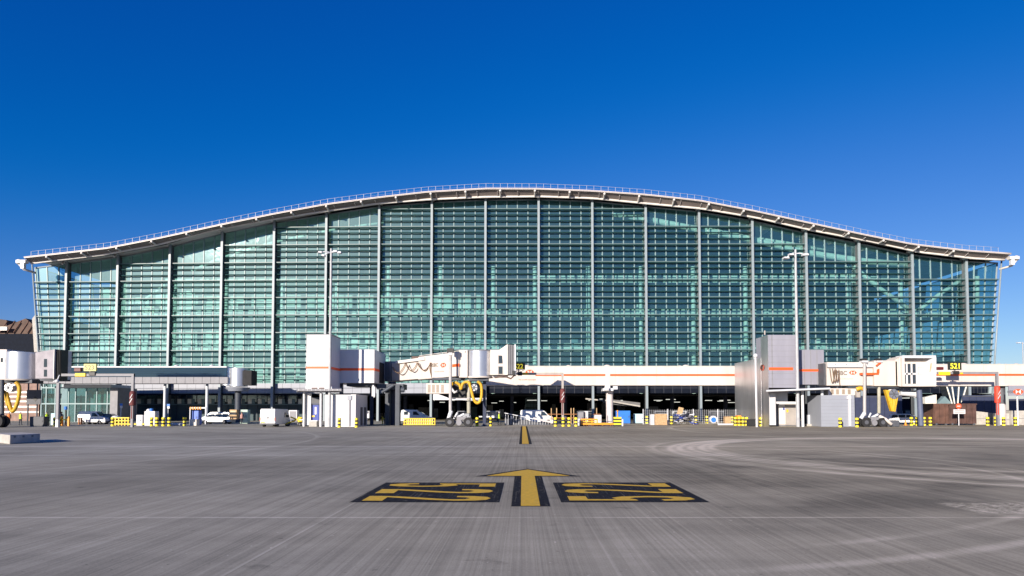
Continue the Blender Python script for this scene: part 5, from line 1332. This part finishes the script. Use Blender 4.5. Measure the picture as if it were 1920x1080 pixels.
# small wall signs
def small_sign(px, py, pyb, Y, mat, label, mat2=panelwhite):
    t = thing('safety_sign', (XP(px, pyb, Y), Y, 0), label, 'sign'); m = MB(); x = XP(px, py, Y); m.cyl((x, Y, 0), (x, Y, ZP(py, Y)), .05, steel, n=6); m.build('pole', t)
    m = MB(); m.pbox(px-2.7, py-2.5, px+2.7, py+1.8, Y-.06, .05, mat); m.build('blue_plate', t); m = MB(); m.pbox(px-2, py+2, px+2.4, py+6, Y-.06, .05, mat2); m.build('white_plate', t)
small_sign(315.5, 760, 795, 112, blue, 'blue and white safety sign by the terminal column at left'); small_sign(227, 759, 795, 98, blue, 'blue and white safety sign left of the red covered post'); small_sign(729, 758, 795, 100, blue, 'blue and white safety sign under the jet bridge pivot')

# cones
def cone(px, py, label):
    p = G(px, py); t = thing('traffic_cone', p, label, 'traffic cone', 'orange traffic cones'); m = MB(); m.cyl(p+Vector((0, 0, .04)), p+Vector((0, 0, .75)), .16, orange, .03, n=12); m.build('cone', t)
    m = MB(); m.box(p.x-.2, p.x+.2, p.y-.2, p.y+.2, 0, .04, orange); m.build('base', t)
cone(1698, 797.5, 'orange traffic cone left of the bollards before the white car'); cone(1432, 796.5, 'orange traffic cone right of the crowded bollard row')
t = thing('orange_post', G(1158, 797), 'thin orange post standing behind the striped board', 'post')
p = G(1158, 796); m = MB(); m.cyl(p, p+Vector((0, 0, 1.9)), .12, orange, .06, n=10); m.build('post', t); m = MB(); m.sphere(p+Vector((0, 0, 1.9)), .13, orange); m.build('knob', t)
# white T stand between the bollard pair
t = thing('t_stand', G(908, 798.5), 'white T shaped stand between the two bollards by the wheels', 'stand')
m = MB(); Y = GY(798.5); m.pbox(906.5, 781, 909.5, 797, Y, .2, panelwhite); m.pbox(898, 780, 919, 782.5, Y, .15, panelwhite); m.pbox(903, 796.5, 913, 798.5, Y-.1, .5, panelwhite); m.build('frame', t)

# ================================================================= VEHICLES
def vehicle(name, label, cat, px, pyb, heading, prof, glass_side, L, Wd, mat, wheels, wr, group=None, dark=None, Y=None):
    p = G(px, pyb)
    if Y: p = Vector((XP(px, pyb, Y), Y, 0))
    t = thing(name, p, label, cat, group)
    ca, sa = math.cos(heading), math.sin(heading)
    def T(x, y, z): return Vector((p.x+ca*x-sa*y, p.y+sa*x+ca*y, z))
    m = MB(); n = len(prof); sec = []
    zmid = max(z for x, z in prof)*.55
    for s in (-1, -.96, .96, 1):       # slight tumblehome and rounded shoulders
        ring_ = []
        for (x, z) in prof:
            inn = 0 if z < zmid else (z-zmid)*.13
            k = 1.0 if abs(s) < 1 else .985
            ring_.append(T((x-L/2)*k, s*(Wd/2)-math.copysign(inn, s), zmid+(z-zmid)*(1 if abs(s) < 1 else .96)))
        sec.append(ring_)
    vs = [v for r_ in sec for v in r_]; fs = [tuple(range(n)), tuple(reversed(range(3*n, 4*n)))]
    for q in range(3):
        for k in range(n): fs.append((q*n+k, q*n+(k+1) % n, (q+1)*n+(k+1) % n, (q+1)*n+k))
    m.add(vs, fs, mat); body = m.build('body', t)
    for nm, poly in glass_side:
        for s in (-1, 1):
            m = MB(); pv = []
            for (x, z) in poly:
                inn = 0 if z < zmid else (z-zmid)*.13
                pv.append(T(x-L/2, s*(Wd/2-inn+.006), z))
            m.prism(pv, T(0, s*.012, 0)-T(0, 0, 0), vglass); m.build(nm, t)
    for wx in wheels:
        for s in (-1, 1):
            m = MB(); c = T(wx-L/2, s*(Wd/2-.1), wr); ax = T(0, 1, 0)-T(0, 0, 0)
            wheel(m, c, wr, .24, ax); m.build('wheel', t)
    # windscreen, lamps, bumper
    if dark:
        for nm, (xa, za), (xb, zb) in dark:
            m = MB(); w_ = Wd/2-.14; off = Vector((0, 0, 0)); dx, dz = xb-xa, zb-za; ln = math.hypot(dx, dz); nx, nz = dz/ln*.015, -dx/ln*.015
            if nz < 0 and abs(dx) > .01: nx, nz = -nx, -nz
            if abs(dx) < .01: nx = .015 if xa > L/2 else -.015
            q = [T(xa-L/2+nx, -w_, za+nz), T(xa-L/2+nx, w_, za+nz), T(xb-L/2+nx, w_-.08, zb+nz), T(xb-L/2+nx, -w_+.08, zb+nz)]
            m.prism(q, T(nx, 0, nz)-T(0, 0, 0), vglass); m.build(nm, t)
    xf = max(x for x, z in prof); 
    for s in (-1, 1):
        m = MB(); m.hexa([T(xf-L/2-.12, s*(Wd/2-.35)-.14, .62), T(xf-L/2+.01, s*(Wd/2-.35)-.14, .62), T(xf-L/2+.01, s*(Wd/2-.35)+.14, .62), T(xf-L/2-.12, s*(Wd/2-.35)+.14, .62),
                          T(xf-L/2-.2, s*(Wd/2-.35)-.14, .8), T(xf-L/2-.02, s*(Wd/2-.35)-.14, .8), T(xf-L/2-.02, s*(Wd/2-.35)+.14, .8), T(xf-L/2-.2, s*(Wd/2-.35)+.14, .8)], intw); m.build('headlight', t)
    m = MB(); m.hexa([T(xf-L/2-.1, -Wd/2+.05, .25), T(xf-L/2+.05, -Wd/2+.1, .25), T(xf-L/2+.05, Wd/2-.1, .25), T(xf-L/2-.1, Wd/2-.05, .25), T(xf-L/2-.1, -Wd/2+.05, .48), T(xf-L/2+.05, -Wd/2+.1, .48), T(xf-L/2+.05, Wd/2-.1, .48), T(xf-L/2-.1, Wd/2-.05, .48)], dgrey); m.build('bumper', t)
    return t
VAN = [(0, .35), (0, 1.2), (.08, 1.95), (.3, 2.05), (3.2, 2.03), (3.5, 1.9), (4.15, 1.25), (4.75, 1.02), (4.9, .75), (4.9, .35)]
VANG = [('side_window', [(3.0, 1.25), (3.95, 1.25), (3.45, 1.8), (3.0, 1.8)])]
VD = [('windscreen', (4.1, 1.30), (3.52, 1.88)), ('rear_window', (.02, 1.25), (.07, 1.8))]
vehicle('van', 'small white panel van parked in front of the pale glass lobby', 'van', 178, 793.5, R(0), [(0, .3), (0, 1.1), (.1, 1.75), (.3, 1.85), (2.1, 1.85), (2.5, 1.75), (3.1, 1.15), (3.8, .95), (3.95, .7), (3.95, .3)],
        [('side_window', [(2.0, 1.15), (2.9, 1.15), (2.45, 1.62), (2.0, 1.62)])], 3.95, 1.7, vanwhite, (.75, 3.15), .3, 'white vans', [('windscreen', (3.05, 1.2), (2.52, 1.72))], Y=98)
CARP = [(0, .3), (0, .9), (.15, 1.35), (.5, 1.5), (2.6, 1.5), (3.4, 1.05), (4.3, .85), (4.45, .6), (4.45, .3)]
CARG = [('side_window', [(.35, .98), (1.15, .98), (1.15, 1.36), (.5, 1.36)]), ('side_window', [(1.25, .98), (2.1, .98), (2.1, 1.38), (1.25, 1.38)]), ('side_window', [(2.2, .98), (3.15, .98), (2.6, 1.38), (2.2, 1.38)])]
CD = [('windscreen', (3.32, 1.08), (2.66, 1.48)), ('rear_window', (.02, .95), (.14, 1.33))]
vehicle('car', 'dark parked car right of the small white van', 'car', 203, 793.5, R(5), CARP, CARG, 4.45, 1.75, dgrey, (.8, 3.55), .31, 'parked cars', CD, Y=99)
vehicle('car', 'silver people carrier parked between frame and crate at left', 'car', 407, 793.5, R(180), [(0, .3), (0, 1.0), (.1, 1.6), (.45, 1.75), (2.9, 1.72), (3.7, 1.15), (4.5, .9), (4.65, .6), (4.65, .3)],
        [('side_window', [(.3, 1.05), (1.2, 1.05), (1.2, 1.58), (.4, 1.58)]), ('side_window', [(1.3, 1.05), (2.2, 1.05), (2.2, 1.6), (1.3, 1.6)]), ('side_window', [(2.3, 1.05), (3.5, 1.05), (2.85, 1.6), (2.3, 1.6)])], 4.65, 1.8, carsilver, (.85, 3.7), .33, 'parked cars', [('windscreen', (3.6, 1.2), (2.96, 1.68))], Y=100)
vehicle('van', 'long white van parked under the walkway behind the ramp rail', 'van', 1007, 793, R(0), VAN, VANG, 4.9, 1.95, vanwhite, (.95, 4.0), .35, 'white vans', VD, Y=98.6)
vehicle('van', 'white people carrier with sloping nose behind yellow barriers', 'van', 784, 795, R(0), [(0, .35), (0, 1.5), (.1, 2.0), (.4, 2.1), (2.3, 2.05), (3.3, 1.55), (4.2, 1.0), (5.0, .8), (5.1, .6), (5.1, .35)],
        [('side_window', [(1.9, 1.3), (2.9, 1.25), (2.4, 1.8), (1.9, 1.8)]), ('side_window', [(.5, 1.3), (1.1, 1.3), (1.1, 1.8), (.5, 1.8)])], 5.1, 1.95, vanwhite, (.95, 4.1), .35, 'white vans', [('windscreen', (3.9, 1.2), (2.5, 2.0))], Y=106)
vehicle('car', 'white car with open dark windows behind bollards at the right', 'car', 1701, 793, R(-35), CARP, CARG, 4.45, 1.75, vanwhite, (.8, 3.55), .31, 'parked cars', CD, Y=97)
# white ground power unit on a trailer chassis
t = thing('van', G(510, 800), 'white box van seen from behind, parked left of the stair tower', 'van', 'white vans')
Y = GY(800.5); m = MB()
xl0, xr0 = XP(487, 796, Y), XP(516, 796, Y); zt = ZP(766.5, Y); dy = 4.6
m.hexa([(xl0, Y, .3), (xr0, Y, .3), (xr0+.35, Y+dy, .3), (xl0+.35, Y+dy, .3), (xl0+.06, Y+.05, zt), (xr0-.06, Y+.05, zt), (xr0+.29, Y+dy-.9, zt-.05), (xl0+.41, Y+dy-.9, zt-.05)], vanwhite); gb = m.build('body', t, .05)
xm = (xl0+xr0)/2
for sx in (-1, 1):
    m = MB(); m.box(xm+sx*.46-.42, xm+sx*.46+.42, Y-.012, Y+.02, .5, zt-.12, M('van_door_white', (.70, .70, .70), .3)); m.build('rear_door', gb)
    m = MB(); m.box(xm+sx*.88-.05, xm+sx*.88+.05, Y-.02, Y+.02, .75, 1.15, red); m.build('tail_light', t)
m = MB(); m.box(xm-.02, xm+.14, Y-.03, Y, 1.0, 1.25, dgrey); m.build('door_lock', gb)
m = MB(); m.box(xl0+.12, xl0+.62, Y-.04, Y-.015, .50, .62, yellow); m.build('number_plate', t)
m = MB(); m.box(xl0, xr0, Y-.10, Y+.05, .28, .45, dgrey); m.build('bumper', t)
m = MB(); m.prism([(xr0+.22, Y+2.6, 1.15), (xr0+.30, Y+3.5, 1.15), (xr0+.27, Y+3.2, 1.75), (xr0+.20, Y+2.6, 1.75)], (.035, 0, 0), vglass); m.build('side_window', t)
m = MB(); m.box(xr0+.30, xr0+.52, Y+3.3, Y+3.42, 1.15, 1.45, lblack); m.build('mirror', t)
for xx in (xl0+.15, xr0-.15):
    for yy in (Y+.9, Y+3.7): m = MB(); wheel(m, (xx+(yy-Y)*.075, yy, .33), .33, .24, Vector((1, 0, 0))); m.build('wheel', t)
t = thing('white_crate', G(549, 797), 'pale cabinet with orange top lamp behind the tow bar', 'cabinet'); m = MB(); m.pbox(541, 769, 557, 790, 95, 1, panelwhite); m.build('body', t, .03); m = MB(); m.pbox(543, 771, 555, 788, 94.97, .03, mgrey); m.build('door', t)
# wooden dispatch cupboard and pale door stack by the generator
t = thing('plywood_box', G(437, 795), 'tan plywood box standing right of the silver car', 'box'); m = MB(); m.pbox(430, 768, 444, 786, 98, .8, wood); m.build('body', t, .02); m = MB(); m.pbox(432, 770, 442, 778, 97.97, .03, M('ply_pale', (.6, .48, .3))); m.build('panel', t)
cabinet('cabinet', 'pale green cabinet right of the plywood box', (450, 768, 464, 794), M('pale_green', (.40, .52, .45)), MATS['pale_green'], 100)

# ================================================================= PEOPLE
def make_person(loc, heading, pose, vest, legs, label, hair=hairm, helmet=None):
    t = thing('person', loc, label, 'person')
    st = pose.get('stride', .12); arm = pose.get('arm', .1)
    J = {'pel': (0, 0, .95), 'wst': (0, 0, 1.12), 'chs': (0, 0, 1.35), 'nck': (0, 0, 1.5), 'hd0': (0, .01, 1.58), 'hd1': (0, .02, 1.68), 'hd2': (0, .01, 1.76)}
    rad = {'pel': .15, 'wst': .13, 'chs': .16, 'nck': .055, 'hd0': .07, 'hd1': .095, 'hd2': .07}
    E_ = [('pel', 'wst'), ('wst', 'chs'), ('chs', 'nck'), ('nck', 'hd0'), ('hd0', 'hd1'), ('hd1', 'hd2')]
    for s, q in ((-1, 1), (1, -1)):
        n = 'l' if s < 0 else 'r'
        J.update({n+'hip': (s*.10, 0, .88), n+'kn': (s*.11, -q*st*.5-.02, .50), n+'an': (s*.11, -q*st, .09), n+'to': (s*.12, -q*st-.16, .04),
                  n+'sh': (s*.20, 0, 1.43), n+'el': (s*.27, q*arm*.6, 1.15), n+'wr': (s*.28, -.08-q*arm*-.6 if arm < .3 else -.28, .92 if arm < .3 else 1.1), n+'ha': (s*.28, -.12 if arm < .3 else -.36, .84 if arm < .3 else 1.12)})
        rad.update({n+'hip': .10, n+'kn': .065, n+'an': .045, n+'to': .04, n+'sh': .065, n+'el': .045, n+'wr': .032, n+'ha': .035})
        E_ += [('pel', n+'hip'), (n+'hip', n+'kn'), (n+'kn', n+'an'), (n+'an', n+'to'), ('chs', n+'sh'), (n+'sh', n+'el'), (n+'el', n+'wr'), (n+'wr', n+'ha')]
    keys = list(J); me = bpy.data.meshes.new('body'); me.from_pydata([J[k] for k in keys], [(keys.index(a), keys.index(b)) for a, b in E_], [])
    ob = bpy.data.objects.new('body', me); COL.objects.link(ob)
    sk = ob.modifiers.new('s', 'SKIN'); ob.modifiers.new('u', 'SUBSURF').levels = 1
    for i, k in enumerate(keys): me.skin_vertices[0].data[i].radius = (rad[k], rad[k]*(.75 if k in ('wst', 'chs', 'pel') else 1))
    me.skin_vertices[0].data[0].use_root = True
    dg = bpy.context.evaluated_depsgraph_get(); m2 = bpy.data.meshes.new_from_object(ob.evaluated_get(dg)); bpy.data.objects.remove(ob)
    for mm in (skin, legs, lblack): m2.materials.append(mm)
    for p in m2.polygons:
        z = p.center.z; p.use_smooth = True
        p.material_index = 2 if z < .11 else (1 if z < 1.49 and not (abs(p.center.x) > .24 and z < .93 and z > .78) else 0)
    bo = bpy.data.objects.new('body', m2); COL.objects.link(bo); bo.parent = t; bo.rotation_euler = (0, 0, heading)
    def ring_mesh(name, rows, mat, n=14):
        m = MB(); vs = []
        for (z, rx, ry, cy) in rows:
            for k in range(n): a = 2*math.pi*k/n; vs.append((math.cos(a)*rx, math.sin(a)*ry+cy, z))
        fs = [(i*n+k, i*n+(k+1) % n, (i+1)*n+(k+1) % n, (i+1)*n+k) for i in range(len(rows)-1) for k in range(n)]
        m.add(vs, fs, mat, True); me_o = m.build(name); me_o.parent = t; me_o.rotation_euler = (0, 0, heading); return me_o
    ring_mesh('vest', [(.86, .205, .155, 0), (1.0, .20, .15, 0), (1.15, .19, .145, 0), (1.35, .225, .15, 0), (1.47, .15, .11, 0), (1.51, .08, .08, 0)], vest)
    ring_mesh('helmet' if helmet else 'hair', [(1.69, .112, .125, .01), (1.74, .108, .12, .015), (1.79, .075, .085, .015), (1.815, .02, .02, .015)], helmet or hair)
    return t
ppl = [(16, 797.5, .4, 0.25, hivo, cloth, 'person in a pale orange jacket near the black wheels at the left edge'),
       (38, 797.5, 2.8, .1, hivis, cloth, 'person in a lime yellow vest and dark trousers beside the yellow hose'),
       (87, 796, 1.2, .1, hivis, cloth, 'person in a dull yellow vest right of the dark box at left'),
       (115, 797, 0, .2, M('dark_jacket', (.03, .04, .06)), cloth, 'person in dark clothing by the orange gate posts at left'),
       (453, 796, .8, .3, M('pink_top', (.55, .30, .25)), cloth, 'person in pinkish top right of the plywood box'),
       (936, 797, 2.0, .15, hivis, cloth, 'person in a lime yellow vest right of the T shaped stand'),
       (948, 796, 1.0, .15, M('dark_jacket', (.03, .04, .06)), cloth, 'person in dark clothes beside the lime vest worker in the middle'),
       (1536, 797, 1.5, .1, M('white_shirt', (.6, .6, .58)), cloth, 'person in a white shirt standing under the right canopy')]
for px, py, hd, st, v, l, lab in ppl:
    make_person(G(px, py), hd, {'stride': st, 'arm': .1 if px != 1536 else .4}, v, l, lab, helmet=panelwhite if px in (38, 936, 16) else None)
